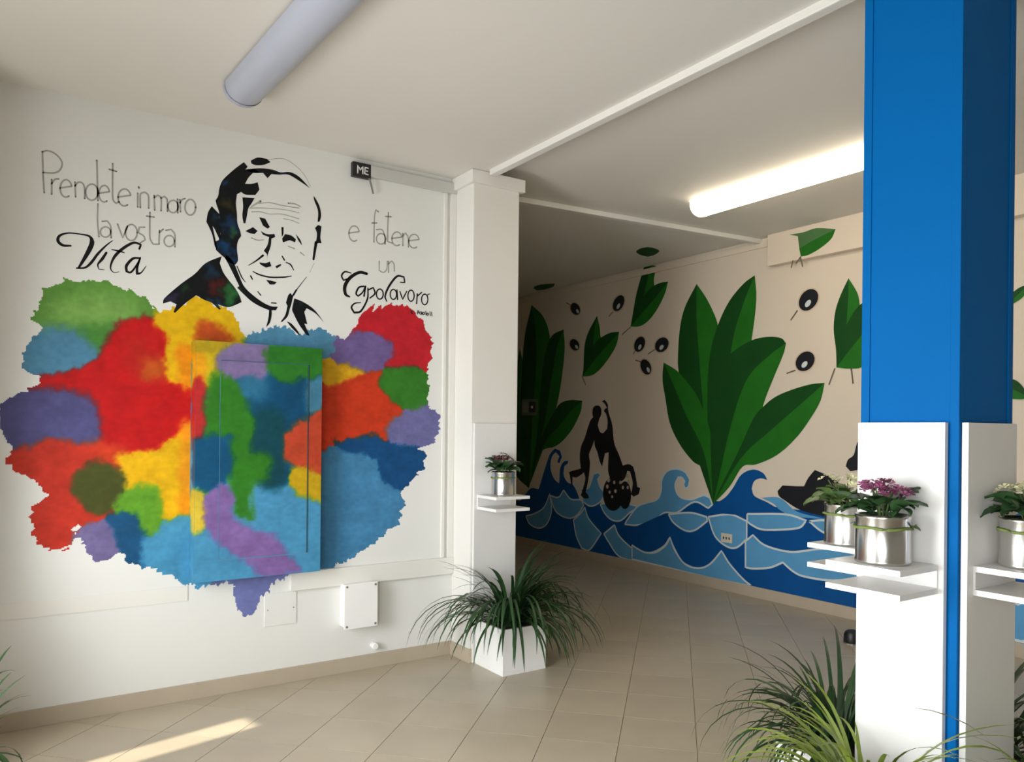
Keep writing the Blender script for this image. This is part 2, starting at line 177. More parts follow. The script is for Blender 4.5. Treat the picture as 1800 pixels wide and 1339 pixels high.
LETTERING = [('lettering_grey',[[(0.1985,2.5464,0.0076),(0.193,2.6341,0.0076),(0.1894,2.7398,0.0076)],[(0.1894,2.7398,0.0076),(0.2119,2.7496,0.0076),(0.2427,2.7408,0.0076),(0.2672,2.7151,0.0077),(0.2705,2.6902,0.0077),(0.2588,2.6622,0.0077),(0.2347,2.6473,0.0076),(0.1933,2.6418,0.0076)],[(0.2291,2.5443,0.0076),(0.2284,2.6155,0.0076)],[(0.2286,2.5952,0.0076),(0.2416,2.618,0.0076),(0.257,2.6235,0.0077)],[(0.264,2.5808,0.0077),(0.3117,2.598,0.0077),(0.3114,2.6019,0.0077),(0.307,2.6138,0.0077),(0.3004,2.622,0.0077),(0.2923,2.6254,0.0077),(0.2838,2.6238,0.0077),(0.2759,2.6173,0.0077),(0.2695,2.6067,0.0077),(0.2653,2.5933,0.0077),(0.264,2.5787,0.0077),(0.2656,2.5646,0.0077),(0.2699,2.5528,0.0077),(0.2765,2.5446,0.0077),(0.2845,2.541,0.0077),(0.293,2.5425,0.0077),(0.301,2.5489,0.0077)],[(0.3291,2.5493,0.0077),(0.3262,2.6211,0.0077)],[(0.3264,2.6031,0.0077),(0.342,2.6241,0.0078),(0.3602,2.6197,0.0078),(0.3673,2.595,0.0078),(0.3677,2.5483,0.0078)],[(0.4254,2.5899,0.0079),(0.4229,2.5722,0.0079),(0.4156,2.557,0.0078),(0.4049,2.5475,0.0078),(0.393,2.5454,0.0078),(0.3823,2.5512,0.0078),(0.3748,2.5636,0.0078),(0.372,2.5803,0.0078),(0.3745,2.5979,0.0078),(0.3817,2.613,0.0078),(0.3923,2.6226,0.0078),(0.4042,2.6248,0.0078),(0.415,2.6192,0.0078),(0.4226,2.6067,0.0079),(0.4254,2.5899,0.0079)],[(0.4189,2.746,0.0078),(0.4253,2.5479,0.0079)],[(0.4296,2.5848,0.0079),(0.4751,2.6013,0.0079),(0.4749,2.605,0.0079),(0.4707,2.6166,0.0079),(0.4643,2.6247,0.0079),(0.4566,2.6281,0.0079),(0.4485,2.6266,0.0079),(0.4409,2.6203,0.0079),(0.4348,2.6101,0.0079),(0.4309,2.597,0.0079),(0.4296,2.5828,0.0079),(0.4312,2.5691,0.0079),(0.4353,2.5575,0.0079),(0.4416,2.5494,0.0079),(0.4493,2.5459,0.0079),(0.4574,2.5473,0.0079),(0.465,2.5535,0.0079)],[(0.4892,2.7444,0.0079),(0.4893,2.6279,0.0079),(0.4918,2.5648,0.0079),(0.5052,2.5486,0.0079),(0.5194,2.5579,0.008)],[(0.4743,2.7124,0.0079),(0.5061,2.708,0.0079)],[(0.5144,2.5815,0.008),(0.5705,2.6,0.008),(0.5702,2.6039,0.008),(0.565,2.6159,0.008),(0.5572,2.624,0.008),(0.5478,2.6274,0.008),(0.5377,2.6255,0.008),(0.5284,2.6188,0.008),(0.5209,2.6079,0.008),(0.516,2.5942,0.008),(0.5145,2.5794,0.008),(0.5163,2.5652,0.008),(0.5214,2.5533,0.008),(0.5291,2.5451,0.008),(0.5385,2.5416,0.008),(0.5485,2.5433,0.008),(0.5579,2.55,0.008)]]),('lettering_grey',[[(0.6035,2.6166,0.0081),(0.6041,2.5468,0.0081)],[(0.6076,2.6497,0.0081),(0.6091,2.6435,0.0081)],[(0.6164,2.5461,0.0081),(0.6157,2.6135,0.0081),(0.6353,2.6278,0.0081),(0.6528,2.6147,0.0081),(0.6549,2.5489,0.0081)],[(0.6833,2.5439,0.0082),(0.6801,2.6195,0.0082)],[(0.6802,2.6087,0.0082),(0.6976,2.6237,0.0082),(0.7128,2.6117,0.0082),(0.7135,2.5462,0.0082)],[(0.7128,2.6117,0.0082),(0.7294,2.6228,0.0082),(0.7417,2.6085,0.0082),(0.7438,2.5485,0.0082)],[(0.7953,2.582,0.0083),(0.793,2.5676,0.0083),(0.7862,2.5554,0.0083),(0.7764,2.5475,0.0083),(0.7655,2.5457,0.0082),(0.7556,2.5503,0.0082),(0.7487,2.5602,0.0082),(0.7461,2.5736,0.0082),(0.7484,2.5878,0.0082),(0.7551,2.6001,0.0082),(0.7649,2.6079,0.0082),(0.7758,2.6098,0.0083),(0.7858,2.6054,0.0083),(0.7927,2.5954,0.0083),(0.7953,2.582,0.0083)],[(0.7918,2.6201,0.0083),(0.7936,2.5485,0.0083)],[(0.8069,2.5562,0.0083),(0.8032,2.6193,0.0083)],[(0.8044,2.6029,0.0083),(0.8151,2.6214,0.0083),(0.8281,2.6292,0.0083)],[(0.8809,2.5926,0.0084),(0.8785,2.5742,0.0084),(0.8713,2.5586,0.0084),(0.8608,2.5489,0.0084),(0.8492,2.547,0.0083),(0.8386,2.5532,0.0083),(0.8312,2.5663,0.0083),(0.8285,2.5837,0.0083),(0.8309,2.602,0.0083),(0.838,2.6175,0.0083),(0.8484,2.6273,0.0083),(0.8601,2.6293,0.0084),(0.8707,2.6232,0.0084),(0.8781,2.6101,0.0084),(0.8809,2.5926,0.0084)]]),('lettering_grey',[[(0.4255,2.5322,0.0073),(0.4244,2.4481,0.0073),(0.4316,2.3705,0.0073)],[(0.4449,2.4487,0.0074),(0.4682,2.454,0.0074),(0.4826,2.4309,0.0074),(0.4855,2.3732,0.0074)],[(0.4829,2.4019,0.0074),(0.4807,2.3905,0.0074),(0.4745,2.3808,0.0074),(0.4655,2.3745,0.0074),(0.4555,2.3731,0.0074),(0.4465,2.3766,0.0074),(0.4402,2.3844,0.0074),(0.4379,2.395,0.0073),(0.44,2.4063,0.0074),(0.4461,2.416,0.0074),(0.4551,2.4223,0.0074),(0.4651,2.4239,0.0074),(0.4742,2.4204,0.0074),(0.4805,2.4125,0.0074),(0.4829,2.4019,0.0074)]]),('lettering_grey',[[(0.5133,2.4463,0.0074),(0.5378,2.3809,0.0075),(0.5589,2.4428,0.0075)],[(0.6029,2.4174,0.0075),(0.6004,2.3992,0.0075),(0.5931,2.3839,0.0075),(0.5824,2.3745,0.0075),(0.5706,2.3728,0.0075),(0.5598,2.3791,0.0075),(0.5524,2.3921,0.0075),(0.5496,2.4093,0.0075),(0.552,2.4273,0.0075),(0.5593,2.4425,0.0075),(0.5698,2.4521,0.0075),(0.5817,2.4539,0.0075),(0.5925,2.4477,0.0075),(0.6001,2.4347,0.0075),(0.6029,2.4174,0.0075)],[(0.637,2.4496,0.0076),(0.6124,2.4457,0.0075),(0.6102,2.4185,0.0075),(0.6325,2.4056,0.0076),(0.6401,2.3851,0.0076),(0.618,2.3684,0.0075)],[(0.661,2.5293,0.0076),(0.6622,2.3992,0.0076),(0.6775,2.3688,0.0076),(0.6975,2.3716,0.0076)],[(0.6463,2.5079,0.0076),(0.6812,2.5081,0.0076)],[(0.705,2.3727,0.0076),(0.7069,2.444,0.0076)],[(0.707,2.4331,0.0076),(0.7244,2.4533,0.0077)],[(0.7372,2.4486,0.0077),(0.7626,2.458,0.0077),(0.7808,2.4332,0.0077),(0.7814,2.3698,0.0077)],[(0.7785,2.3997,0.0077),(0.7762,2.387,0.0077),(0.7695,2.376,0.0077),(0.7597,2.3691,0.0077),(0.7488,2.3676,0.0077),(0.739,2.3717,0.0077),(0.7321,2.3807,0.0077),(0.7296,2.3927,0.0077),(0.7319,2.4054,0.0077),(0.7385,2.4163,0.0077),(0.7483,2.4232,0.0077),(0.7591,2.4248,0.0077),(0.769,2.4208,0.0077),(0.776,2.4118,0.0077),(0.7785,2.3997,0.0077)]]),('lettering_black',[[(0.311,2.3088,0.0082),(0.2775,2.3066,0.0133),(0.2574,2.3242,0.0143),(0.2638,2.3507,0.0113),(0.2993,2.3689,0.0072),(0.3488,2.3712,0.0062),(0.39,2.3669,0.0104),(0.4017,2.3399,0.0209),(0.3906,2.3018,0.0209),(0.3681,2.2518,0.0156),(0.3458,2.2074,0.0093)],[(0.3367,2.2037,0.0072),(0.3731,2.2108,0.0094),(0.4003,2.2404,0.0125),(0.4277,2.2859,0.0115),(0.4647,2.3331,0.0074),(0.4927,2.361,0.0032)],[(0.465,2.2963,0.0105),(0.4466,2.2622,0.0137),(0.4282,2.2335,0.0073),(0.433,2.2105,0.0042),(0.4564,2.2107,0.0026)],[(0.6134,2.3354,0.0086),(0.6206,2.358,0.0097),(0.5887,2.3642,0.0118),(0.5455,2.3339,0.0139),(0.5076,2.2914,0.0138),(0.489,2.2519,0.0095),(0.4845,2.2195,0.0063),(0.4989,2.2028,0.0042),(0.5227,2.2083,0.0027)],[(0.4884,2.3153,0.0042),(0.5217,2.312,0.0096),(0.5457,2.3073,0.0043)],[(0.6139,2.2896,0.0086),(0.5846,2.2831,0.0118),(0.5559,2.2445,0.0139),(0.5562,2.2151,0.0118),(0.5756,2.2121,0.0096),(0.6044,2.256,0.0086),(0.6188,2.293,0.0065)],[(0.6188,2.2903,0.0065),(0.6045,2.2399,0.0108),(0.6048,2.2076,0.0129),(0.6244,2.2181,0.0065),(0.6462,2.2533,0.0027)]]),('lettering_grey',[[(1.7337,2.5846,0.0077),(1.7978,2.6033,0.0078),(1.7975,2.6074,0.0078),(1.7915,2.6202,0.0078),(1.7826,2.6289,0.0078),(1.7718,2.6326,0.0078),(1.7603,2.6308,0.0078),(1.7497,2.6238,0.0078),(1.7411,2.6124,0.0077),(1.7355,2.598,0.0077),(1.7337,2.5824,0.0077),(1.7359,2.5673,0.0077),(1.7417,2.5546,0.0077),(1.7505,2.5459,0.0078),(1.7613,2.5421,0.0078),(1.7728,2.5437,0.0078),(1.7835,2.5507,0.0078)]]),('lettering_grey',[[(1.9204,2.7413,0.0079),(1.9032,2.7503,0.0079),(1.8951,2.7094,0.0079),(1.8926,2.5549,0.0079)],[(1.8786,2.6673,0.0079),(1.91,2.6722,0.0079)],[(1.9088,2.6324,0.0079),(1.943,2.6377,0.0079),(1.9606,2.6085,0.008),(1.9655,2.5534,0.008)],[(1.9704,2.586,0.008),(1.9674,2.5718,0.008),(1.9589,2.5594,0.008),(1.9466,2.5515,0.0079),(1.9328,2.5495,0.0079),(1.9204,2.5539,0.0079),(1.9117,2.5637,0.0079),(1.9085,2.577,0.0079),(1.9114,2.5911,0.0079),(1.9198,2.6034,0.0079),(1.9321,2.6114,0.0079),(1.9459,2.6135,0.0079),(1.9584,2.6092,0.008),(1.9671,2.5994,0.008),(1.9704,2.586,0.008)],[(1.9851,2.748,0.008),(1.9817,2.6596,0.008),(1.9827,2.5703,0.008),(2.0115,2.5664,0.008)],[(1.9663,2.721,0.008),(2.0027,2.7253,0.008)],[(2.0103,2.594,0.008),(2.0755,2.6119,0.0081),(2.0751,2.6158,0.0081),(2.0691,2.6275,0.0081),(2.0601,2.6355,0.0081),(2.049,2.6388,0.008),(2.0374,2.6371,0.008),(2.0266,2.6304,0.008),(2.0178,2.6198,0.008),(2.0122,2.6064,0.008),(2.0104,2.5919,0.008),(2.0125,2.5779,0.008),(2.0184,2.5663,0.008),(2.0274,2.5582,0.008),(2.0384,2.5548,0.008),(2.05,2.5565,0.008),(2.0609,2.563,0.0081)],[(2.084,2.5622,0.0081),(2.0831,2.6349,0.0081)],[(2.0833,2.6188,0.0081),(2.1009,2.6416,0.0081),(2.1191,2.616,0.0081),(2.1216,2.5578,0.0081)],[(2.1238,2.596,0.0081),(2.1943,2.6148,0.0082),(2.1939,2.6186,0.0082),(2.1874,2.6305,0.0082),(2.1776,2.6385,0.0082),(2.1657,2.6418,0.0082),(2.1532,2.6399,0.0081),(2.1414,2.6331,0.0081),(2.132,2.6223,0.0081),(2.1259,2.6087,0.0081),(2.1239,2.5939,0.0081),(2.1262,2.5798,0.0081),(2.1326,2.568,0.0081),(2.1423,2.5599,0.0081),(2.1541,2.5565,0.0081),(2.1667,2.5583,0.0082),(2.1785,2.565,0.0082)]]),('lettering_grey',[[(1.928,2.4449,0.0071),(1.9286,2.3894,0.0071),(1.9562,2.3808,0.0072),(1.9785,2.4035,0.0072),(1.9814,2.4518,0.0072)],[(1.9909,2.3851,0.0072),(1.9901,2.453,0.0072)],[(1.9903,2.437,0.0072),(2.0101,2.4572,0.0072),(2.0252,2.4415,0.0072),(2.0292,2.3978,0.0072)]]),('lettering_black',[[(1.8482,2.3598,0.0173),(1.8022,2.362,0.0172),(1.7447,2.3239,0.0202),(1.7126,2.2699,0.0216),(1.7172,2.2239,0.0185),(1.7419,2.2111,0.0093)],[(1.7485,2.3516,0.007),(1.7117,2.3548,0.01),(1.6917,2.3292,0.0108),(1.7041,2.3037,0.0093),(1.7366,2.3191,0.007)],[(1.8322,2.2833,0.0086),(1.799,2.2717,0.0109),(1.7828,2.2348,0.0117),(1.7954,2.2206,0.0094),(1.8243,2.2471,0.0086),(1.8406,2.2842,0.0078)],[(1.8431,2.2845,0.0086),(1.8329,2.2245,0.0102)],[(1.8576,2.2743,0.0079),(1.8541,2.2071,0.011),(1.813,2.1324,0.0117),(1.7716,2.1207,0.0125),(1.7548,2.1502,0.0109),(1.7752,2.1756,0.0086),(1.8124,2.1832,0.0055)],[(1.8568,2.2624,0.0079),(1.8913,2.282,0.0095),(1.9028,2.2477,0.0103),(1.8709,2.2167,0.0079)],[(1.9568,2.2495,0.0088),(1.9548,2.2361,0.0088),(1.9487,2.2249,0.0087),(1.9398,2.2182,0.0087),(1.9298,2.2172,0.0087),(1.9208,2.2221,0.0087),(1.9146,2.2319,0.0087),(1.9122,2.2447,0.0087),(1.9143,2.258,0.0087),(1.9203,2.2691,0.0087),(1.9292,2.2759,0.0087),(1.9391,2.277,0.0087),(1.9481,2.2722,0.0087),(1.9545,2.2623,0.0087),(1.9568,2.2495,0.0088)],[(2.0688,2.334,0.0056),(2.0999,2.336,0.0089),(2.0933,2.3693,0.0105),(2.0463,2.3677,0.0129),(1.9944,2.3015,0.0136),(1.9691,2.2388,0.0112),(1.9807,2.2081,0.0072)],[(2.0449,2.2572,0.008),(2.0429,2.2438,0.008),(2.0372,2.2325,0.008),(2.0288,2.2258,0.008),(2.0195,2.2248,0.008),(2.011,2.2298,0.008),(2.005,2.2398,0.008),(2.0028,2.2528,0.008),(2.0047,2.2662,0.008),(2.0104,2.2774,0.008),(2.0188,2.2842,0.008),(2.0281,2.2852,0.008),(2.0367,2.2803,0.008),(2.0426,2.2703,0.008),(2.0449,2.2572,0.008)],[(2.0472,2.2849,0.008),(2.0523,2.2274,0.0089)],[(2.0676,2.2774,0.0073),(2.0859,2.2309,0.0089),(2.1139,2.2841,0.0073)],[(2.1647,2.2618,0.0082),(2.1627,2.2467,0.0082),(2.1568,2.2342,0.0081),(2.1482,2.2267,0.0081),(2.1386,2.2257,0.0081),(2.1298,2.2314,0.0081),(2.1237,2.2427,0.0081),(2.1214,2.2572,0.0081),(2.1234,2.2723,0.0081),(2.1292,2.2848,0.0081),(2.1378,2.2923,0.0081),(2.1474,2.2933,0.0081),(2.1562,2.2877,0.0081),(2.1624,2.2764,0.0082),(2.1647,2.2618,0.0082)],[(2.1816,2.2145,0.0082),(2.1864,2.2755,0.009)],[(2.1865,2.2616,0.0074),(2.2155,2.2869,0.0082)],[(2.2602,2.2488,0.0082),(2.2582,2.2342,0.0082),(2.2522,2.2221,0.0082),(2.2434,2.2149,0.0082),(2.2335,2.2139,0.0082),(2.2246,2.2194,0.0082),(2.2183,2.2302,0.0082),(2.216,2.2442,0.0082),(2.218,2.2587,0.0082),(2.224,2.2707,0.0082),(2.2328,2.278,0.0082),(2.2426,2.2791,0.0082),(2.2516,2.2737,0.0082),(2.2579,2.2628,0.0082),(2.2602,2.2488,0.0082)],[(2.2507,2.2742,0.0066),(2.2738,2.2849,0.005)]]),('lettering_black',[[(2.1531,2.166,0.0057),(2.1441,2.1635,0.0057),(2.146,2.1507,0.0057),(2.1551,2.1531,0.0057)]]),('lettering_black',[[(2.1878,2.1496,0.0057),(2.1894,2.1711,0.0057),(2.2004,2.1688,0.0057),(2.1968,2.1586,0.0057),(2.1895,2.158,0.0057)],[(2.217,2.1589,0.0057),(2.2164,2.1556,0.0057),(2.2146,2.1529,0.0057),(2.2121,2.1512,0.0057),(2.2092,2.151,0.0057),(2.2066,2.1521,0.0057),(2.2048,2.1545,0.0057),(2.2042,2.1577,0.0057),(2.2048,2.1609,0.0057),(2.2065,2.1637,0.0057),(2.2091,2.1653,0.0057),(2.2119,2.1656,0.0057),(2.2145,2.1644,0.0057),(2.2163,2.162,0.0057),(2.217,2.1589,0.0057)],[(2.2187,2.1664,0.0057),(2.2208,2.1494,0.0057)],[(2.2381,2.1592,0.0058),(2.2375,2.1559,0.0058),(2.2358,2.1532,0.0058),(2.2332,2.1515,0.0058),(2.2304,2.1513,0.0058),(2.2278,2.1524,0.0058),(2.2259,2.1549,0.0058),(2.2253,2.158,0.0057),(2.2259,2.1613,0.0058),(2.2276,2.164,0.0058),(2.2302,2.1657,0.0058),(2.2331,2.1659,0.0058),(2.2357,2.1648,0.0058),(2.2375,2.1623,0.0058),(2.2381,2.1592,0.0058)],[(2.2463,2.1731,0.0058),(2.2484,2.1503,0.0058)],[(2.2659,2.1568,0.0058),(2.2653,2.1539,0.0058),(2.2636,2.1514,0.0058),(2.261,2.1499,0.0058),(2.2581,2.1497,0.0058),(2.2555,2.1507,0.0058),(2.2537,2.1528,0.0058),(2.253,2.1556,0.0058),(2.2536,2.1585,0.0058),(2.2554,2.161,0.0058),(2.2579,2.1625,0.0058),(2.2608,2.1628,0.0058),(2.2634,2.1617,0.0058),(2.2653,2.1596,0.0058),(2.2659,2.1568,0.0058)],[(2.276,2.1726,0.0058),(2.2781,2.148,0.0058)],[(2.2872,2.172,0.0058),(2.2903,2.1475,0.0058)]])]
PORTRAIT = {'poly':[[(1.1633,2.8958),(1.2002,2.9202),(1.2503,2.9237),(1.2716,2.9093),(1.2339,2.8865),(1.1924,2.8765),(1.1676,2.8799)],[(1.1266,2.88),(1.1473,2.8591),(1.1352,2.8417),(1.1843,2.8531),(1.2177,2.8394),(1.1763,2.8314),(1.152,2.7999),(1.1343,2.7631),(1.1687,2.7695),(1.2016,2.7841),(1.212,2.7456),(1.1899,2.7122),(1.1366,2.7051),(1.1137,2.7152),(1.092,2.6988),(1.0869,2.6482),(1.0931,2.5912),(1.096,2.5419),(1.1109,2.5027),(1.1161,2.4768),(1.0986,2.4427),(1.095,2.4007),(1.1012,2.3434),(1.0878,2.3168),(1.0596,2.3214),(1.0355,2.343),(1.0116,2.3604),(0.9862,2.3815),(0.9795,2.4255),(0.999,2.4365),(1.0105,2.471),(0.9983,2.5142),(1.0016,2.5761),(0.987,2.6228),(0.9813,2.6464),(0.9943,2.6732),(1.0002,2.7152),(1.0156,2.7591),(1.0548,2.8077),(1.0905,2.8454)],[(1.1352,2.8417),(1.2174,2.8647),(1.2847,2.8694),(1.3274,2.8633),(1.3792,2.8751),(1.4319,2.8594),(1.4964,2.8062),(1.4767,2.8156),(1.4233,2.8404),(1.3706,2.8588),(1.319,2.8488),(1.2765,2.844),(1.2556,2.8171),(1.2302,2.8418),(1.1763,2.8314)],[(0.9621,2.612),(1.0016,2.5761),(1.0006,2.5145),(1.0089,2.4707),(1.0045,2.4373),(0.9789,2.4907),(0.967,2.5068),(0.9834,2.4342),(0.9917,2.3863),(0.9798,2.401),(0.9675,2.4564),(0.9516,2.4947),(0.9358,2.5247),(0.9431,2.5747)],[(1.1205,2.6873),(1.186,2.6947),(1.1698,2.6625),(1.1536,2.6346),(1.1459,2.5915),(1.1381,2.5485),(1.1284,2.547),(1.1215,2.5875),(1.125,2.6381)],[(1.0756,2.3317),(1.1003,2.2768),(1.1334,2.2058),(1.1831,2.161),(1.2417,2.1249),(1.284,2.1104),(1.3198,2.1114),(1.3097,2.0908),(1.2859,2.0885),(1.2862,2.0613),(1.2765,2.0179),(1.2557,1.9907),(1.2678,2.0426),(1.2716,2.0871),(1.2252,2.1022),(1.1752,2.1267),(1.1257,2.1675),(1.0971,2.1934),(1.1091,2.2031),(1.0762,2.2656),(1.0518,2.3122),(1.0315,2.3466),(1.0433,2.3605)],[(1.0156,2.3527),(0.9341,2.3052),(0.881,2.242),(0.8137,2.1819),(0.7333,2.0977),(0.7263,2.0694),(0.7628,2.0849),(0.7925,2.072),(0.778,2.0308),(0.7855,2.0275),(0.8372,2.0844),(0.8897,2.13),(0.9283,2.1098),(0.9672,2.0974),(1.0067,2.0645),(1.0145,2.0693),(0.9985,2.0924),(1.0461,2.0823),(1.078,2.092),(1.1221,2.1171),(1.1096,2.1533),(1.085,2.1921),(1.0526,2.2297),(1.0244,2.2676),(1.0058,2.3145)],[(1.3777,2.1816),(1.3906,2.1959),(1.3994,2.1839),(1.4209,2.2208),(1.4298,2.2174),(1.4125,2.1853),(1.4056,2.1759),(1.3956,2.1317),(1.3872,2.105),(1.3746,2.0608),(1.3447,2.0281),(1.3361,2.0299),(1.3615,2.0682),(1.374,2.121),(1.3651,2.1373)],[(1.4127,2.168),(1.4658,2.1517),(1.5198,2.1221),(1.5564,2.086),(1.5888,2.0447),(1.5382,2.0931),(1.484,2.1186),(1.4709,2.0956),(1.4894,2.0274),(1.4716,2.0303),(1.5035,1.963),(1.4856,1.966),(1.4406,2.0233),(1.4048,2.0894),(1.4002,2.1063)],[(1.3705,2.0346),(1.3967,2.0239),(1.4322,1.9879),(1.4501,1.9589),(1.4324,1.9706),(1.397,2.0024)],[(1.2119,2.5939),(1.2453,2.5908),(1.2711,2.5483),(1.2585,2.5378),(1.2332,2.5508)],[(1.1386,2.5069),(1.1793,2.5341),(1.2043,2.5169),(1.188,2.4976),(1.1632,2.4981)],[(1.221,2.5194),(1.2546,2.5076),(1.2969,2.5139),(1.3013,2.4975),(1.2802,2.4859),(1.2764,2.4429),(1.26,2.3897),(1.2603,2.3643),(1.2557,2.3976),(1.2388,2.4122),(1.2594,2.4489),(1.2674,2.4925),(1.2337,2.5002)],[(1.2144,2.3456),(1.2478,2.3457),(1.273,2.3574),(1.2817,2.3331),(1.2523,2.3209),(1.2228,2.334)],[(1.303,2.3357),(1.3327,2.3524),(1.3371,2.3444),(1.3116,2.324)],[(1.253,2.2532),(1.2826,2.2524),(1.3124,2.2473),(1.2997,2.233),(1.2743,2.2302)],[(1.3349,2.5582),(1.3478,2.5602),(1.3465,2.5214),(1.338,2.503)],[(1.3398,2.4947),(1.3568,2.5229),(1.3916,2.5195),(1.418,2.5018),(1.4138,2.4839),(1.3831,2.4924),(1.3444,2.4739)],[(1.4177,2.5321),(1.4444,2.5013),(1.4536,2.4722),(1.4312,2.4994)],[(1.5175,2.7662),(1.5312,2.7511),(1.5543,2.7111),(1.564,2.6598),(1.5552,2.6232),(1.5435,2.6213),(1.5455,2.6832),(1.5223,2.7407)],[(1.5285,2.5838),(1.5464,2.6041),(1.5673,2.5986),(1.5607,2.5359),(1.5684,2.5017),(1.5339,2.4968),(1.5406,2.5505)]],'stroke':[[(1.2349,2.3863,0.0118),(1.1977,2.3518,0.0076),(1.1568,2.3214,0.0033)],[(1.3409,2.3963,0.0068),(1.354,2.3766,0.0086)],[(1.3628,2.3648,0.0051),(1.3889,2.3553,0.0086),(1.4067,2.3273,0.0052)],[(1.1818,2.291,0.005),(1.2151,2.2782,0.0084),(1.2739,2.2709,0.0085),(1.3507,2.28,0.0086),(1.394,2.2912,0.0052)],[(1.5357,2.5014,0.0175),(1.5214,2.4029,0.0123)],[(1.4821,2.2974,0.0026),(1.421,2.2122,0.0052)],[(1.1697,2.2644,0.0084),(1.1781,2.2486,0.0067)],[(1.2077,2.1847,0.005),(1.2246,2.1654,0.0067)],[(1.2838,2.1291,0.0068),(1.3093,2.13,0.0068)],[(1.0959,2.3095,0.005),(1.1207,2.2544,0.0067),(1.1414,2.2276,0.0033)]],'grey':[[(1.2588,2.922,0.0034),(1.3438,2.9428,0.0034),(1.4137,2.9164,0.0035),(1.4672,2.8705,0.0035),(1.499,2.8154,0.0026)],[(1.2111,2.6696,0.0042),(1.2697,2.6839,0.0051),(1.3465,2.68,0.0051),(1.4337,2.6819,0.0052)],[(1.1618,2.636,0.0067),(1.2364,2.6486,0.0051),(1.3468,2.6586,0.0043),(1.434,2.6559,0.0043)],[(1.1702,2.6165,0.005),(1.2199,2.6247,0.0051),(1.2703,2.6203,0.0042),(1.3384,2.6315,0.0051),(1.4344,2.6213,0.0052)],[(1.3723,2.6991,0.0086),(1.4072,2.7016,0.0086),(1.4425,2.6921,0.0052)],[(1.3473,2.6073,0.0043),(1.3907,2.6056,0.0043),(1.4346,2.5953,0.0043)],[(1.1717,2.4742,0.0067),(1.2048,2.4664,0.0067),(1.2382,2.473,0.0042)],[(1.3748,2.4568,0.0052),(1.4098,2.4487,0.0069)],[(1.4452,2.4319,0.0069),(1.4675,2.4176,0.0052)],[(1.5261,2.3816,0.0026),(1.4997,2.3257,0.0026)],[(1.2193,2.6837,0.0118),(1.1699,2.6457,0.0067)]],'tint':[(1.0395,2.7471,0.0247,(22,52,74)),(1.0487,2.6169,0.0263,(48,46,24)),(1.0578,2.5111,0.0297,(20,50,84)),(1.0661,2.4793,0.0198,(34,80,50)),(1.019,2.4147,0.0295,(14,62,104)),(1.0752,2.3648,0.0248,(14,48,84)),(0.9705,2.5466,0.0212,(24,44,60)),(0.9576,2.2757,0.0277,(22,48,70)),(0.9818,2.197,0.0294,(74,26,26)),(1.0614,2.1482,0.0363,(40,98,48)),(0.9826,2.1153,0.0212,(24,54,76)),(0.8441,2.1413,0.0208,(26,52,30)),(1.3533,2.8658,0.0257,(26,40,70)),(0.7773,2.1023,0.027,(44,40,62)),(1.4483,2.1369,0.0208,(14,36,40))]}
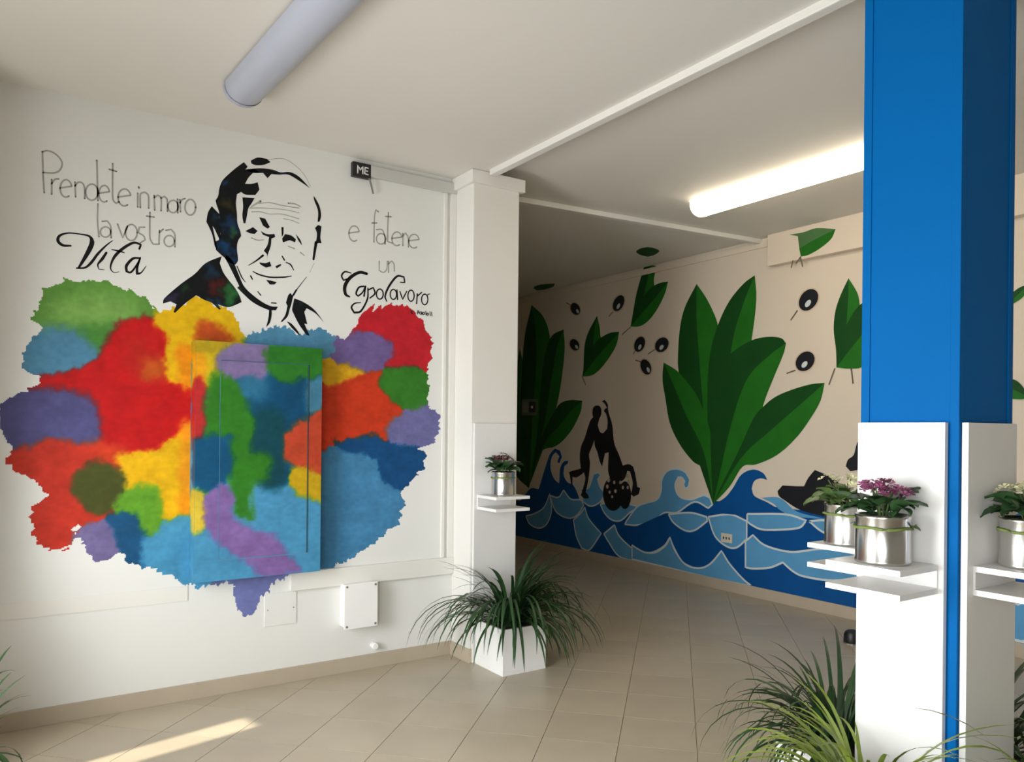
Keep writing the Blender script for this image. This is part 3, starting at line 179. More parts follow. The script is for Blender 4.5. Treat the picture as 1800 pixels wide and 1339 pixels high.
LEAF = [([(7.793,0.713),(8.096,0.894),(8.183,1.399),(8.155,1.98),(8.023,2.464),(7.917,2.185),(7.812,1.826),(7.754,1.263)],[(7.793,0.713),(7.922,1.081),(7.995,1.616),(8.035,2.084),(8.023,2.464),(7.917,2.185),(7.812,1.826),(7.754,1.263)]),([(7.793,0.713),(8.004,1.401),(7.987,1.902),(7.957,2.33),(7.901,2.66),(7.772,2.977),(7.532,2.809),(7.402,2.59),(7.375,2.357),(7.39,1.882),(7.564,1.267)],[(7.793,0.713),(7.732,1.552),(7.666,2.24),(7.687,2.639),(7.772,2.977),(7.532,2.809),(7.402,2.59),(7.375,2.357),(7.39,1.882),(7.564,1.267)]),([(7.769,0.771),(7.625,1.404),(7.564,1.957),(7.489,2.331),(7.356,2.552),(7.126,2.61),(7.101,2.389),(7.139,2.106),(7.231,1.75),(7.426,1.338)],[(7.769,0.771),(7.492,1.492),(7.353,2.035),(7.248,2.406),(7.126,2.61),(7.101,2.389),(7.139,2.106),(7.231,1.75),(7.426,1.338)]),([(7.746,0.8),(7.61,1.231),(7.474,1.44),(7.318,1.623),(7.176,1.748),(6.984,1.783),(6.767,1.771),(6.796,1.644),(6.937,1.456),(7.115,1.316),(7.278,1.239),(7.55,1.164)],[(7.746,0.8),(7.476,1.269),(7.215,1.468),(6.972,1.657),(6.767,1.771),(6.796,1.644),(6.937,1.456),(7.115,1.316),(7.278,1.239),(7.55,1.164)]),([(4.852,0.769),(5.059,1.213),(5.216,1.645),(5.303,2.033),(5.312,2.133),(5.293,2.413),(5.23,2.625),(5.081,2.833),(4.96,2.682),(4.869,2.533),(4.82,2.417),(4.777,2.158),(4.771,1.742),(4.804,1.222)],[(4.852,0.769),(4.973,1.575),(5.046,2.188),(5.08,2.519),(5.081,2.833),(4.96,2.682),(4.869,2.533),(4.82,2.417),(4.777,2.158),(4.771,1.742),(4.804,1.222)]),([(4.852,0.769),(4.913,1.218),(4.934,1.8),(4.905,2.168),(4.814,2.422),(4.691,2.615),(4.534,2.75),(4.411,2.807),(4.391,2.63),(4.406,2.438),(4.44,2.232),(4.515,1.786),(4.654,1.278)],[(4.852,0.769),(4.753,1.593),(4.644,2.263),(4.523,2.591),(4.411,2.807),(4.391,2.63),(4.406,2.438),(4.44,2.232),(4.515,1.786),(4.654,1.278)]),([(4.852,0.78),(4.98,1.088),(5.101,1.152),(5.27,1.305),(5.409,1.514),(5.474,1.762),(5.516,1.949),(5.503,2.118),(5.318,2.023),(5.168,1.889),(5.045,1.75),(4.909,1.482),(4.845,1.22)],[(4.852,0.78),(4.972,1.245),(5.19,1.582),(5.362,1.883),(5.503,2.118),(5.318,2.023),(5.168,1.889),(5.045,1.75),(4.909,1.482),(4.845,1.22)]),([(4.852,0.769),(4.885,1.219),(4.891,1.64),(4.827,1.953),(4.73,2.092),(4.614,2.171),(4.434,2.242),(4.267,2.256),(4.135,2.234),(4.083,2.186),(4.105,2.102),(4.182,1.944),(4.261,1.782),(4.301,1.685),(4.341,1.558),(4.447,1.284),(4.657,0.97)],[(4.852,0.769),(4.655,1.496),(4.482,1.904),(4.245,2.097),(4.083,2.186),(4.105,2.102),(4.182,1.944),(4.261,1.782),(4.301,1.685),(4.341,1.558),(4.447,1.284),(4.657,0.97)]),([(4.852,0.769),(4.748,0.965),(4.559,1.281),(4.408,1.558),(4.301,1.661),(4.18,1.74),(4.007,1.797),(3.835,1.832),(3.717,1.836),(3.751,1.7),(3.822,1.582),(3.964,1.405),(4.157,1.248),(4.372,1.157),(4.519,1.131),(4.663,0.944)],[(4.852,0.769),(4.539,1.205),(4.228,1.453),(3.913,1.688),(3.717,1.836),(3.751,1.7),(3.822,1.582),(3.964,1.405),(4.157,1.248),(4.372,1.157),(4.519,1.131),(4.663,0.944)]),([(6.772,2.041),(6.753,2.13),(6.737,2.385),(6.67,2.538),(6.526,2.699),(6.476,2.556),(6.465,2.474),(6.425,2.346),(6.565,2.106)],[(6.772,2.041),(6.64,2.148),(6.589,2.397),(6.571,2.537),(6.526,2.699),(6.476,2.556),(6.465,2.474),(6.425,2.346),(6.565,2.106)]),([(6.772,2.041),(6.675,2.271),(6.569,2.389),(6.465,2.449),(6.306,2.49),(6.161,2.487),(6.203,2.352),(6.302,2.238),(6.45,2.118),(6.593,2.051)],[(6.772,2.041),(6.603,2.184),(6.446,2.298),(6.286,2.401),(6.161,2.487),(6.203,2.352),(6.302,2.238),(6.45,2.118),(6.593,2.051)]),([(5.985,2.523),(5.945,2.691),(5.912,2.822),(5.872,2.934),(5.791,3.12),(5.692,3.115),(5.611,3.089),(5.65,2.97),(5.648,2.855),(5.767,2.64)],[(5.985,2.523),(5.836,2.709),(5.769,2.896),(5.715,3.067),(5.692,3.115),(5.611,3.089),(5.65,2.97),(5.648,2.855),(5.767,2.64)]),([(5.985,2.523),(5.894,2.702),(5.778,2.827),(5.657,2.896),(5.553,2.915),(5.452,2.911),(5.497,2.794),(5.597,2.66),(5.717,2.559),(5.84,2.514)],[(5.985,2.523),(5.837,2.629),(5.687,2.735),(5.55,2.835),(5.452,2.911),(5.497,2.794),(5.597,2.66),(5.717,2.559),(5.84,2.514)]),([(3.613,1.953),(3.619,2.092),(3.641,2.256),(3.628,2.398),(3.585,2.518),(3.518,2.642),(3.45,2.53),(3.426,2.448),(3.42,2.316),(3.475,2.147)],[(3.613,1.953),(3.542,2.161),(3.527,2.355),(3.519,2.499),(3.518,2.642),(3.45,2.53),(3.426,2.448),(3.42,2.316),(3.475,2.147)]),([(3.613,1.953),(3.581,2.156),(3.515,2.305),(3.44,2.406),(3.338,2.458),(3.204,2.461),(3.22,2.294),(3.267,2.128),(3.379,1.956),(3.496,1.937)],[(3.613,1.953),(3.515,2.067),(3.399,2.198),(3.297,2.348),(3.204,2.461),(3.22,2.294),(3.267,2.128),(3.379,1.956),(3.496,1.937)]),([(2.387,2.274),(2.367,2.346),(2.32,2.388),(2.267,2.406),(2.286,2.335),(2.336,2.298)],[(2.387,2.274),(2.36,2.31),(2.327,2.342),(2.294,2.373),(2.267,2.406),(2.286,2.335),(2.336,2.298)]),([(2.487,1.831),(2.417,1.82),(2.331,1.794),(2.281,1.74),(2.254,1.673),(2.297,1.667),(2.364,1.676),(2.444,1.716)],[(2.487,1.831),(2.43,1.768),(2.348,1.735),(2.289,1.703),(2.254,1.673),(2.297,1.667),(2.364,1.676),(2.444,1.716)]),([(1.961,1.039),(2.06,1.314),(2.135,1.67),(2.147,1.957),(2.124,2.17),(2.03,2.019),(1.967,1.735),(1.935,1.387)],[(1.961,1.039),(1.997,1.351),(2.05,1.703),(2.088,1.988),(2.124,2.17),(2.03,2.019),(1.967,1.735),(1.935,1.387)]),([(1.961,1.039),(1.98,1.456),(1.953,1.804),(1.911,2.042),(1.855,2.208),(1.802,1.998),(1.794,1.694),(1.848,1.389)],[(1.961,1.039),(1.913,1.422),(1.872,1.748),(1.856,2.02),(1.855,2.208),(1.802,1.998),(1.794,1.694),(1.848,1.389)])]
STEM = [[(6.772,2.041,0.0161),(6.71,1.949,0.016)],[(5.985,2.518,0.0149),(6.115,2.453,0.0151)],[(3.628,1.944,0.0112),(3.676,1.825,0.0113)],[(3.487,1.936,0.011),(3.471,1.825,0.011)],[(3.976,2.445,0.0118),(4.036,2.377,0.0119)],[(3.992,1.952,0.0118),(4.069,1.933,0.0119)],[(6.263,2.711,0.0153),(6.327,2.67,0.0154)],[(5.623,2.257,0.0143),(5.72,2.219,0.0145)],[(5.904,2.274,0.0147),(5.938,2.235,0.0148)],[(5.818,2.144,0.0146),(5.903,2.168,0.0147)],[(7.002,2.879,0.0164),(7.077,2.915,0.0165)]]
OLIVE = [([(6.833,2.834),(6.822,2.812),(6.819,2.79),(6.824,2.772),(6.838,2.758),(6.858,2.751),(6.884,2.75),(6.911,2.757),(6.939,2.769),(6.964,2.787),(6.983,2.809),(6.995,2.831),(6.998,2.853),(6.992,2.872),(6.978,2.885),(6.957,2.893),(6.931,2.893),(6.903,2.886),(6.876,2.873),(6.852,2.855)],[(6.846,2.795),(6.84,2.78),(6.844,2.769),(6.857,2.767),(6.874,2.774),(6.888,2.788),(6.894,2.804),(6.89,2.815),(6.877,2.817),(6.861,2.81)],[(6.813,2.837),(6.799,2.811),(6.797,2.785),(6.804,2.763),(6.822,2.746),(6.849,2.737),(6.881,2.736),(6.916,2.743),(6.95,2.758),(6.98,2.779),(7.004,2.805),(7.018,2.832),(7.021,2.859),(7.012,2.881),(6.994,2.898),(6.967,2.907),(6.934,2.908),(6.899,2.9),(6.865,2.884),(6.835,2.863)]),([(6.101,2.759),(6.122,2.737),(6.147,2.721),(6.176,2.711),(6.204,2.71),(6.23,2.716),(6.251,2.73),(6.263,2.749),(6.267,2.773),(6.262,2.799),(6.248,2.824),(6.227,2.846),(6.201,2.862),(6.172,2.871),(6.144,2.873),(6.119,2.866),(6.099,2.852),(6.086,2.833),(6.083,2.809),(6.088,2.784)],[(6.156,2.751),(6.171,2.737),(6.189,2.732),(6.202,2.737),(6.205,2.752),(6.197,2.769),(6.181,2.784),(6.164,2.789),(6.151,2.783),(6.148,2.769)],[(6.083,2.751),(6.107,2.727),(6.138,2.708),(6.172,2.698),(6.207,2.697),(6.238,2.705),(6.264,2.721),(6.281,2.745),(6.287,2.773),(6.282,2.803),(6.267,2.832),(6.242,2.857),(6.211,2.875),(6.176,2.885),(6.142,2.885),(6.111,2.877),(6.086,2.86),(6.07,2.837),(6.064,2.809),(6.068,2.78)]),([(6.842,2.428),(6.831,2.407),(6.829,2.387),(6.835,2.369),(6.849,2.355),(6.869,2.347),(6.895,2.345),(6.922,2.35),(6.949,2.361),(6.973,2.377),(6.992,2.397),(7.003,2.418),(7.005,2.439),(6.999,2.457),(6.985,2.471),(6.964,2.479),(6.938,2.48),(6.91,2.475),(6.883,2.464),(6.86,2.448)],[(6.856,2.39),(6.85,2.376),(6.854,2.365),(6.867,2.362),(6.884,2.368),(6.898,2.381),(6.904,2.396),(6.899,2.407),(6.886,2.41),(6.87,2.403)],[(6.821,2.432),(6.809,2.407),(6.806,2.382),(6.815,2.36),(6.833,2.344),(6.859,2.333),(6.892,2.331),(6.926,2.336),(6.96,2.349),(6.99,2.369),(7.013,2.393),(7.026,2.418),(7.028,2.444),(7.02,2.466),(7.001,2.483),(6.974,2.493),(6.941,2.495),(6.906,2.489),(6.873,2.475),(6.843,2.456)]),([(5.775,2.304),(5.79,2.282),(5.811,2.265),(5.836,2.254),(5.861,2.25),(5.885,2.254),(5.906,2.265),(5.92,2.282),(5.927,2.304),(5.927,2.328),(5.918,2.352),(5.902,2.374),(5.881,2.391),(5.856,2.401),(5.831,2.405),(5.807,2.401),(5.787,2.39),(5.773,2.373),(5.766,2.351),(5.767,2.327)],[(5.823,2.291),(5.835,2.277),(5.85,2.271),(5.862,2.275),(5.867,2.288),(5.863,2.305),(5.851,2.319),(5.835,2.325),(5.823,2.321),(5.818,2.308)],[(5.758,2.298),(5.776,2.273),(5.801,2.254),(5.83,2.241),(5.862,2.237),(5.891,2.242),(5.917,2.255),(5.936,2.276),(5.945,2.302),(5.945,2.33),(5.936,2.358),(5.917,2.383),(5.891,2.402),(5.862,2.414),(5.83,2.418),(5.801,2.412),(5.776,2.399),(5.758,2.378),(5.748,2.353),(5.748,2.325)]),([(5.458,2.253),(5.48,2.237),(5.508,2.226),(5.537,2.222),(5.566,2.225),(5.591,2.235),(5.611,2.251),(5.622,2.271),(5.624,2.294),(5.617,2.316),(5.601,2.337),(5.578,2.353),(5.55,2.364),(5.52,2.367),(5.492,2.364),(5.467,2.354),(5.448,2.338),(5.437,2.318),(5.435,2.296),(5.443,2.274)],[(5.512,2.259),(5.529,2.248),(5.547,2.246),(5.56,2.253),(5.562,2.267),(5.552,2.282),(5.535,2.292),(5.517,2.294),(5.505,2.287),(5.503,2.274)],[(5.444,2.245),(5.47,2.226),(5.502,2.214),(5.537,2.209),(5.571,2.213),(5.601,2.225),(5.625,2.244),(5.639,2.268),(5.642,2.295),(5.634,2.321),(5.615,2.345),(5.588,2.364),(5.556,2.376),(5.521,2.38),(5.487,2.375),(5.457,2.363),(5.435,2.344),(5.422,2.321),(5.419,2.295),(5.426,2.269)]),([(5.682,2.101),(5.673,2.076),(5.672,2.053),(5.678,2.032),(5.691,2.018),(5.711,2.009),(5.734,2.009),(5.759,2.016),(5.783,2.03),(5.805,2.05),(5.821,2.074),(5.83,2.099),(5.832,2.123),(5.825,2.144),(5.811,2.159),(5.792,2.167),(5.768,2.167),(5.743,2.159),(5.719,2.145),(5.698,2.125)],[(5.697,2.061),(5.692,2.043),(5.697,2.031),(5.708,2.029),(5.723,2.037),(5.736,2.053),(5.741,2.07),(5.736,2.082),(5.724,2.085),(5.709,2.076)],[(5.665,2.104),(5.655,2.076),(5.654,2.048),(5.663,2.025),(5.68,2.007),(5.704,1.997),(5.733,1.996),(5.764,2.004),(5.793,2.02),(5.819,2.043),(5.838,2.071),(5.849,2.1),(5.849,2.128),(5.841,2.152),(5.823,2.17),(5.798,2.179),(5.769,2.18),(5.738,2.171),(5.709,2.155),(5.684,2.132)]),([(3.805,2.472),(3.827,2.453),(3.854,2.439),(3.882,2.434),(3.91,2.437),(3.933,2.448),(3.951,2.467),(3.96,2.491),(3.961,2.518),(3.952,2.545),(3.936,2.57),(3.913,2.589),(3.886,2.602),(3.858,2.607),(3.831,2.603),(3.808,2.591),(3.791,2.573),(3.782,2.549),(3.781,2.523),(3.789,2.497)],[(3.857,2.477),(3.874,2.465),(3.891,2.462),(3.902,2.47),(3.903,2.487),(3.894,2.504),(3.877,2.517),(3.859,2.52),(3.848,2.511),(3.847,2.495)],[(3.795,2.465),(3.82,2.444),(3.85,2.429),(3.882,2.424),(3.913,2.428),(3.94,2.441),(3.96,2.462),(3.972,2.489),(3.973,2.519),(3.964,2.55),(3.946,2.577),(3.92,2.599),(3.89,2.612),(3.858,2.617),(3.827,2.612),(3.801,2.599),(3.782,2.578),(3.771,2.551),(3.77,2.522),(3.778,2.492)]),([(3.835,1.972),(3.857,1.955),(3.884,1.944),(3.912,1.941),(3.938,1.945),(3.961,1.957),(3.977,1.975),(3.985,1.998),(3.985,2.023),(3.975,2.048),(3.958,2.07),(3.935,2.088),(3.908,2.098),(3.88,2.101),(3.854,2.096),(3.832,2.084),(3.816,2.066),(3.808,2.043),(3.809,2.019),(3.818,1.994)],[(3.884,1.982),(3.901,1.971),(3.918,1.969),(3.929,1.978),(3.929,1.993),(3.919,2.009),(3.902,2.02),(3.885,2.022),(3.874,2.013),(3.874,1.998)],[(3.826,1.965),(3.851,1.946),(3.881,1.934),(3.912,1.93),(3.942,1.936),(3.968,1.949),(3.987,1.97),(3.997,1.996),(3.997,2.025),(3.986,2.053),(3.967,2.078),(3.941,2.097),(3.911,2.108),(3.879,2.111),(3.85,2.105),(3.825,2.091),(3.807,2.07),(3.797,2.045),(3.798,2.017),(3.807,1.99)])]
WAVE = [('d',[(8.102,0.532),(8.092,-0.045),(6.985,-0.063),(5.606,-0.032),(4.542,-0.013),(3.432,0.034),(2.265,0.062),(1.671,0.074),(1.679,0.997),(3.46,0.806),(3.756,0.8),(4.88,0.798),(5.617,0.68),(6.997,0.624)],0),('d',[(8.164,0.379),(7.776,0.703),(7.588,0.716),(7.483,0.938),(7.378,1.135),(7.274,1.219),(7.17,1.194),(7.135,1.122),(7.185,1.047),(7.223,1.061),(7.183,1.131),(7.256,1.177),(7.329,1.116),(7.355,0.987),(7.286,0.864),(7.181,0.811),(7.167,0.986),(7.1,1.068),(7.017,1.085),(7.026,1.054),(7.086,1.021),(7.098,0.916),(7.029,0.837),(6.913,0.804),(6.814,0.679),(6.732,0.495),(6.89,0.398),(7.922,0.246)],0),('l',[(6.963,0.842),(6.865,0.831),(6.784,0.792),(6.74,0.635),(6.609,0.596),(6.458,0.649),(6.356,0.76),(6.446,0.815),(6.492,0.9),(6.445,0.948),(6.481,0.977),(6.559,0.956),(6.598,0.874),(6.643,0.802),(6.736,0.776)],1),('l',[(7.854,0.364),(7.657,0.416),(7.475,0.509),(7.363,0.678),(7.325,0.48),(7.418,0.311),(7.58,0.244),(7.768,0.273)],1),('l',[(7.36,0.657),(7.195,0.649),(7.095,0.74),(6.96,0.647),(6.782,0.651),(6.727,0.596),(6.827,0.486),(6.956,0.428),(7.123,0.436),(7.262,0.496)],1),('l',[(6.907,0.413),(6.779,0.501),(6.708,0.577),(6.637,0.455),(6.423,0.315),(6.616,0.11),(6.757,0.111),(6.855,0.24)],1),('l',[(6.443,0.63),(6.367,0.54),(6.25,0.481),(6.109,0.489),(5.959,0.592),(5.814,0.657),(6.029,0.675),(6.253,0.675)],1),('l',[(6.048,0.455),(6.011,0.502),(5.863,0.654),(5.719,0.709),(5.578,0.754),(5.522,0.841),(5.512,0.957),(5.445,1.042),(5.324,1.073),(5.205,1.047),(5.144,0.979),(5.16,0.907),(5.202,0.888),(5.224,0.926),(5.208,0.959),(5.247,0.992),(5.294,0.992),(5.333,0.919),(5.31,0.84),(5.244,0.797),(5.117,0.792),(4.973,0.842),(4.893,0.825),(4.862,0.766),(4.911,0.728),(5.085,0.771),(5.307,0.648),(5.473,0.632),(5.622,0.534),(5.86,0.467)],1),('d',[(5.86,0.458),(5.473,0.623),(5.305,0.487),(4.989,0.507),(4.851,0.676),(4.83,0.526),(4.655,0.396),(4.402,0.531),(4.296,0.444),(3.903,0.442),(3.916,0.277),(4.093,0.346),(4.414,0.095),(4.75,0.354),(4.885,0.213),(5.025,0.153),(5.192,0.166),(5.391,0.388),(5.594,0.222),(5.735,0.203)],0),('l',[(6.378,0.316),(6.207,0.432),(6.134,0.326),(5.968,0.235),(5.86,0.203),(5.653,0.213),(5.479,0.299),(5.396,0.397),(5.335,0.3),(5.217,0.179),(5.035,0.139),(5.035,0.088),(5.452,0.091),(5.858,0.093),(6.131,0.109),(6.29,0.231)],1),('l',[(5.932,0.253),(5.857,0.228),(5.735,0.203),(5.594,0.222),(5.458,0.306),(5.392,0.396),(5.324,0.275),(5.192,0.166),(5.025,0.153),(4.885,0.213),(4.75,0.354),(4.653,0.248),(4.504,0.138),(4.405,0.09),(4.863,0.086),(5.387,0.096),(5.929,0.107)],1),('l',[(5.417,0.621),(5.136,0.664),(4.93,0.645),(4.92,0.608),(5.071,0.506),(5.197,0.488),(5.349,0.547)],1),('l',[(4.91,0.647),(4.659,0.694),(4.471,0.654),(4.469,0.494),(4.581,0.406),(4.693,0.403),(4.829,0.48)],1),('l',[(4.318,0.871),(4.133,0.885),(3.97,0.789),(3.754,0.758),(3.593,0.748),(3.754,0.746),(4.082,0.748),(4.182,0.825)],0),('d',[(4.861,0.69),(4.852,0.767),(4.718,0.839),(4.625,0.936),(4.534,1.059),(4.409,1.11),(4.304,1.086),(4.257,1.029),(4.329,1.038),(4.395,1.009),(4.421,0.942),(4.388,0.88),(4.249,0.834),(4.077,0.762),(4.475,0.705)],0),('l',[(4.466,0.717),(4.066,0.752),(3.872,0.721),(3.937,0.655),(4.129,0.617),(4.315,0.599),(4.421,0.628),(4.466,0.652)],1),('l',[(3.844,0.717),(3.709,0.74),(3.33,0.748),(3.328,0.573),(3.464,0.58),(3.723,0.646)],1),('l',[(4.481,0.475),(4.402,0.539),(4.296,0.473),(4.144,0.447),(3.982,0.449),(3.721,0.511),(3.533,0.519),(3.327,0.485),(3.326,0.359),(3.447,0.312),(3.674,0.267),(3.901,0.263),(3.996,0.289),(4.093,0.346),(4.226,0.281),(4.398,0.247),(4.478,0.245)],1),('l',[(3.183,0.495),(2.85,0.644),(2.618,0.442),(2.301,0.341),(2.14,0.451),(1.957,0.588),(1.701,0.464),(1.7,0.298),(2.015,0.298),(2.299,0.098),(2.69,0.156)],1),('l',[(3.008,0.13),(2.691,0.273),(2.471,0.164),(2.266,0.106),(1.954,0.207),(1.726,0.159),(1.725,0.093),(2.265,0.08),(2.615,0.075)],1)]
SIL = [[(6.542,1.708),(6.473,1.707),(6.435,1.673),(6.437,1.611),(6.466,1.567),(6.482,1.528),(6.494,1.494),(6.455,1.422),(6.404,1.406),(6.337,1.456),(6.33,1.544),(6.357,1.616),(6.394,1.65),(6.374,1.672),(6.344,1.682),(6.375,1.722),(6.423,1.756),(6.384,1.772),(6.333,1.721),(6.32,1.643),(6.255,1.5),(6.237,1.38),(6.211,1.282),(6.145,1.186),(6.08,1.07),(5.994,1.09),(5.924,1.067),(5.892,0.994),(5.871,0.911),(5.86,0.86),(5.814,0.852),(5.836,0.788),(5.911,0.756),(5.955,0.779),(5.936,0.833),(5.929,0.908),(5.969,1.012),(6.008,1.02),(6.054,0.932),(6.149,0.894),(6.279,0.919),(6.314,1.005),(6.308,1.203),(6.367,1.19),(6.415,1.044),(6.458,1.109),(6.494,1.197),(6.538,1.264),(6.548,1.331),(6.582,1.263),(6.638,1.17),(6.619,1.08),(6.628,0.978),(6.651,0.863),(6.689,0.746),(6.644,0.713),(6.634,0.682),(6.714,0.676),(6.774,0.703),(6.734,0.789),(6.698,0.894),(6.724,0.967),(6.773,0.936),(6.854,0.902),(6.929,0.904),(6.927,0.787),(6.946,0.786),(6.976,0.913),(6.995,0.953),(6.93,0.972),(6.779,1.005),(6.8,1.142),(6.776,1.258),(6.716,1.351),(6.664,1.466),(6.616,1.551),(6.575,1.579),(6.586,1.624),(6.58,1.675)],[(6.067,0.776),(6.075,0.716),(6.099,0.662),(6.137,0.618),(6.186,0.59),(6.239,0.58),(6.292,0.59),(6.338,0.62),(6.372,0.666),(6.391,0.722),(6.391,0.784),(6.374,0.843),(6.34,0.893),(6.294,0.929),(6.242,0.946),(6.188,0.943),(6.14,0.921),(6.101,0.882),(6.076,0.831)],[(5.95,0.769),(5.957,0.709),(5.98,0.658),(6.014,0.626),(6.054,0.617),(6.092,0.635),(6.121,0.675),(6.137,0.731),(6.136,0.793),(6.118,0.849),(6.086,0.889),(6.048,0.906),(6.008,0.897),(5.976,0.863),(5.955,0.812)],[(4.15,0.94),(4.101,0.992),(3.972,0.994),(3.894,0.999),(3.856,1.069),(3.796,1.137),(3.713,1.111),(3.669,1.093),(3.596,1.058),(3.553,0.983),(3.557,0.795),(3.651,0.773),(3.784,0.779),(3.938,0.805),(4.067,0.863),(4.133,0.899)],[(3.365,1.451),(3.335,1.175),(3.409,1.159),(3.484,1.142),(3.524,1.179),(3.506,1.231),(3.458,1.271),(3.431,1.361)]]
DOTS = [[(6.279,0.906),(6.284,0.891),(6.296,0.881),(6.311,0.88),(6.324,0.888),(6.329,0.903),(6.324,0.918),(6.312,0.927),(6.297,0.928),(6.284,0.92)],[(6.301,0.835),(6.305,0.821),(6.317,0.812),(6.331,0.811),(6.343,0.819),(6.348,0.832),(6.343,0.846),(6.332,0.855),(6.317,0.856),(6.306,0.848)],[(6.194,0.886),(6.197,0.874),(6.207,0.866),(6.219,0.866),(6.229,0.872),(6.233,0.883),(6.229,0.895),(6.22,0.903),(6.207,0.904),(6.198,0.897)],[(6.171,0.795),(6.175,0.782),(6.186,0.774),(6.199,0.773),(6.209,0.78),(6.213,0.792),(6.21,0.805),(6.199,0.813),(6.186,0.814),(6.176,0.807)],[(6.098,0.892),(6.101,0.88),(6.11,0.873),(6.122,0.872),(6.132,0.878),(6.136,0.889),(6.132,0.901),(6.123,0.909),(6.111,0.91),(6.101,0.903)],[(5.984,0.968),(5.988,0.954),(6.0,0.945),(6.014,0.944),(6.026,0.952),(6.031,0.966),(6.026,0.98),(6.015,0.989),(6.0,0.99),(5.989,0.982)],[(5.971,0.905),(5.974,0.893),(5.984,0.885),(5.997,0.884),(6.007,0.891),(6.011,0.903),(6.007,0.915),(5.997,0.923),(5.985,0.924),(5.975,0.917)],[(6.057,0.841),(6.061,0.829),(6.07,0.822),(6.082,0.821),(6.091,0.827),(6.095,0.838),(6.092,0.85),(6.082,0.857),(6.071,0.858),(6.061,0.852)],[(5.985,0.846),(5.988,0.835),(5.997,0.828),(6.007,0.827),(6.016,0.833),(6.02,0.843),(6.016,0.854),(6.008,0.861),(5.997,0.862),(5.989,0.856)],[(6.227,0.731),(6.23,0.721),(6.238,0.715),(6.248,0.714),(6.257,0.719),(6.26,0.728),(6.257,0.738),(6.249,0.745),(6.239,0.746),(6.23,0.74)],[(6.267,0.777),(6.27,0.766),(6.279,0.759),(6.291,0.758),(6.3,0.764),(6.303,0.775),(6.3,0.785),(6.291,0.793),(6.28,0.793),(6.271,0.788)]]
OUTLINE = [[(0.1737,2.0105),(0.2194,2.0968),(0.3019,2.1419),(0.4615,2.1464),(0.5766,2.1366),(0.6506,2.0868),(0.7102,2.0197),(0.7917,2.0569),(0.8891,2.1144),(0.99,2.0914),(1.079,2.054),(1.1464,1.9421),(1.186,1.9546),(1.3264,2.0038),(1.4563,1.9758),(1.5561,2.0163),(1.6663,1.9623),(1.7468,1.9818),(1.835,2.114),(1.9816,2.1965),(2.1425,2.1773),(2.2625,2.0568),(2.2963,1.9162),(2.2651,1.825),(2.2786,1.7006),(2.268,1.5788),(2.3538,1.5124),(2.319,1.3538),(2.2035,1.3043),(2.2513,1.2933),(2.2326,1.1832),(2.097,1.0635),(2.1169,1.0102),(2.0801,0.8545),(1.9232,0.7542),(1.7506,0.656),(1.6222,0.6043),(1.5712,0.5894),(0.9039,0.5939),(0.7776,0.6604),(0.6635,0.7152),(0.6028,0.7294),(0.5452,0.7889),(0.4616,0.7619),(0.3818,0.8108),(0.3489,0.944),(0.3184,0.8436),(0.2071,0.8522),(0.153,0.9643),(0.1661,1.0446),(0.2282,1.1016),(0.165,1.1717),(0.1123,1.2),(0.0558,1.2546),(0.082,1.3209),(0.0503,1.3689),(0.0275,1.4535),(0.038,1.5199),(0.0976,1.5883),(0.1703,1.6179),(0.179,1.667),(0.1079,1.7012),(0.1186,1.7769),(0.1908,1.9118),(0.1628,1.9419)],[(1.063,0.6694),(1.3564,0.6422),(1.3409,0.599),(1.2536,0.4878),(1.1864,0.3955),(1.1407,0.4013),(1.0883,0.5221)]]
SOFL = [(4.007,3.068),(3.87,3.061),(3.753,3.069),(3.583,3.026),(3.621,2.956),(3.721,2.899),(3.823,2.868),(3.892,2.867),(3.908,2.935),(3.923,3.039)]
SOFL2 = [(3.892,2.867),(3.908,2.935),(3.804,2.97),(3.583,3.026),(3.621,2.956),(3.721,2.899),(3.823,2.868)]
SOFS = [[(3.897,2.863,0.0116),(3.934,2.823,0.0116)],[(3.897,2.863,0.0116),(3.875,2.785,0.0116)],[(3.967,2.847,0.0117),(3.982,2.794,0.0117)]]
CEL = [[(4.97,5.329),(4.914,5.202),(4.931,5.135),(5.01,5.131),(5.127,5.184),(5.205,5.33),(5.206,5.419),(5.101,5.407)],[(5.266,7.384),(5.225,7.192),(5.314,7.038),(5.425,7.218),(5.444,7.434),(5.401,7.514)]]


# ------------------------------------------------------------------ room shell
YA, XB = 4.31, 5.52
def struct(name, label, cat, mb, m, parent=None, bevel=0.0):
    o = mb.build(name, m, parent, bevel)
    if parent is None: tag(o, label, cat, None, 'structure')
    return o
floor = struct('floor', 'beige tiled floor laid diagonally through the hall', 'floor', MB().box((-1.35, -2.6, -.15), (5.7, 9.7, -.004)), grout_mat)
struct('wall_back', 'white wall carrying the portrait and colour cloud painting', 'wall', MB().box((-1.35, YA, 0), (2.62, YA + .14, 3.2)), white_wall)
struct('wall_right', 'long cream wall painted with leaves and sea waves', 'wall', MB().box((XB, -2.6, 0), (XB + .16, 9.7, 3.25)), cream_wall)
struct('wall_front', 'white wall behind the viewer', 'wall', MB().box((-1.35, -2.62, 0), (XB + .16, -2.48, 3.25)), white_wall)
struct('wall_passage', 'wall closing the passage behind the painted wall', 'wall', MB().box((2.46, YA + .14, 0), (2.60, 9.7, 3.25)), cream_wall)
struct('wall_end', 'far end wall of the passage', 'wall', MB().box((2.46, 9.5, 0), (XB + .16, 9.66, 3.25)), cream_wall)
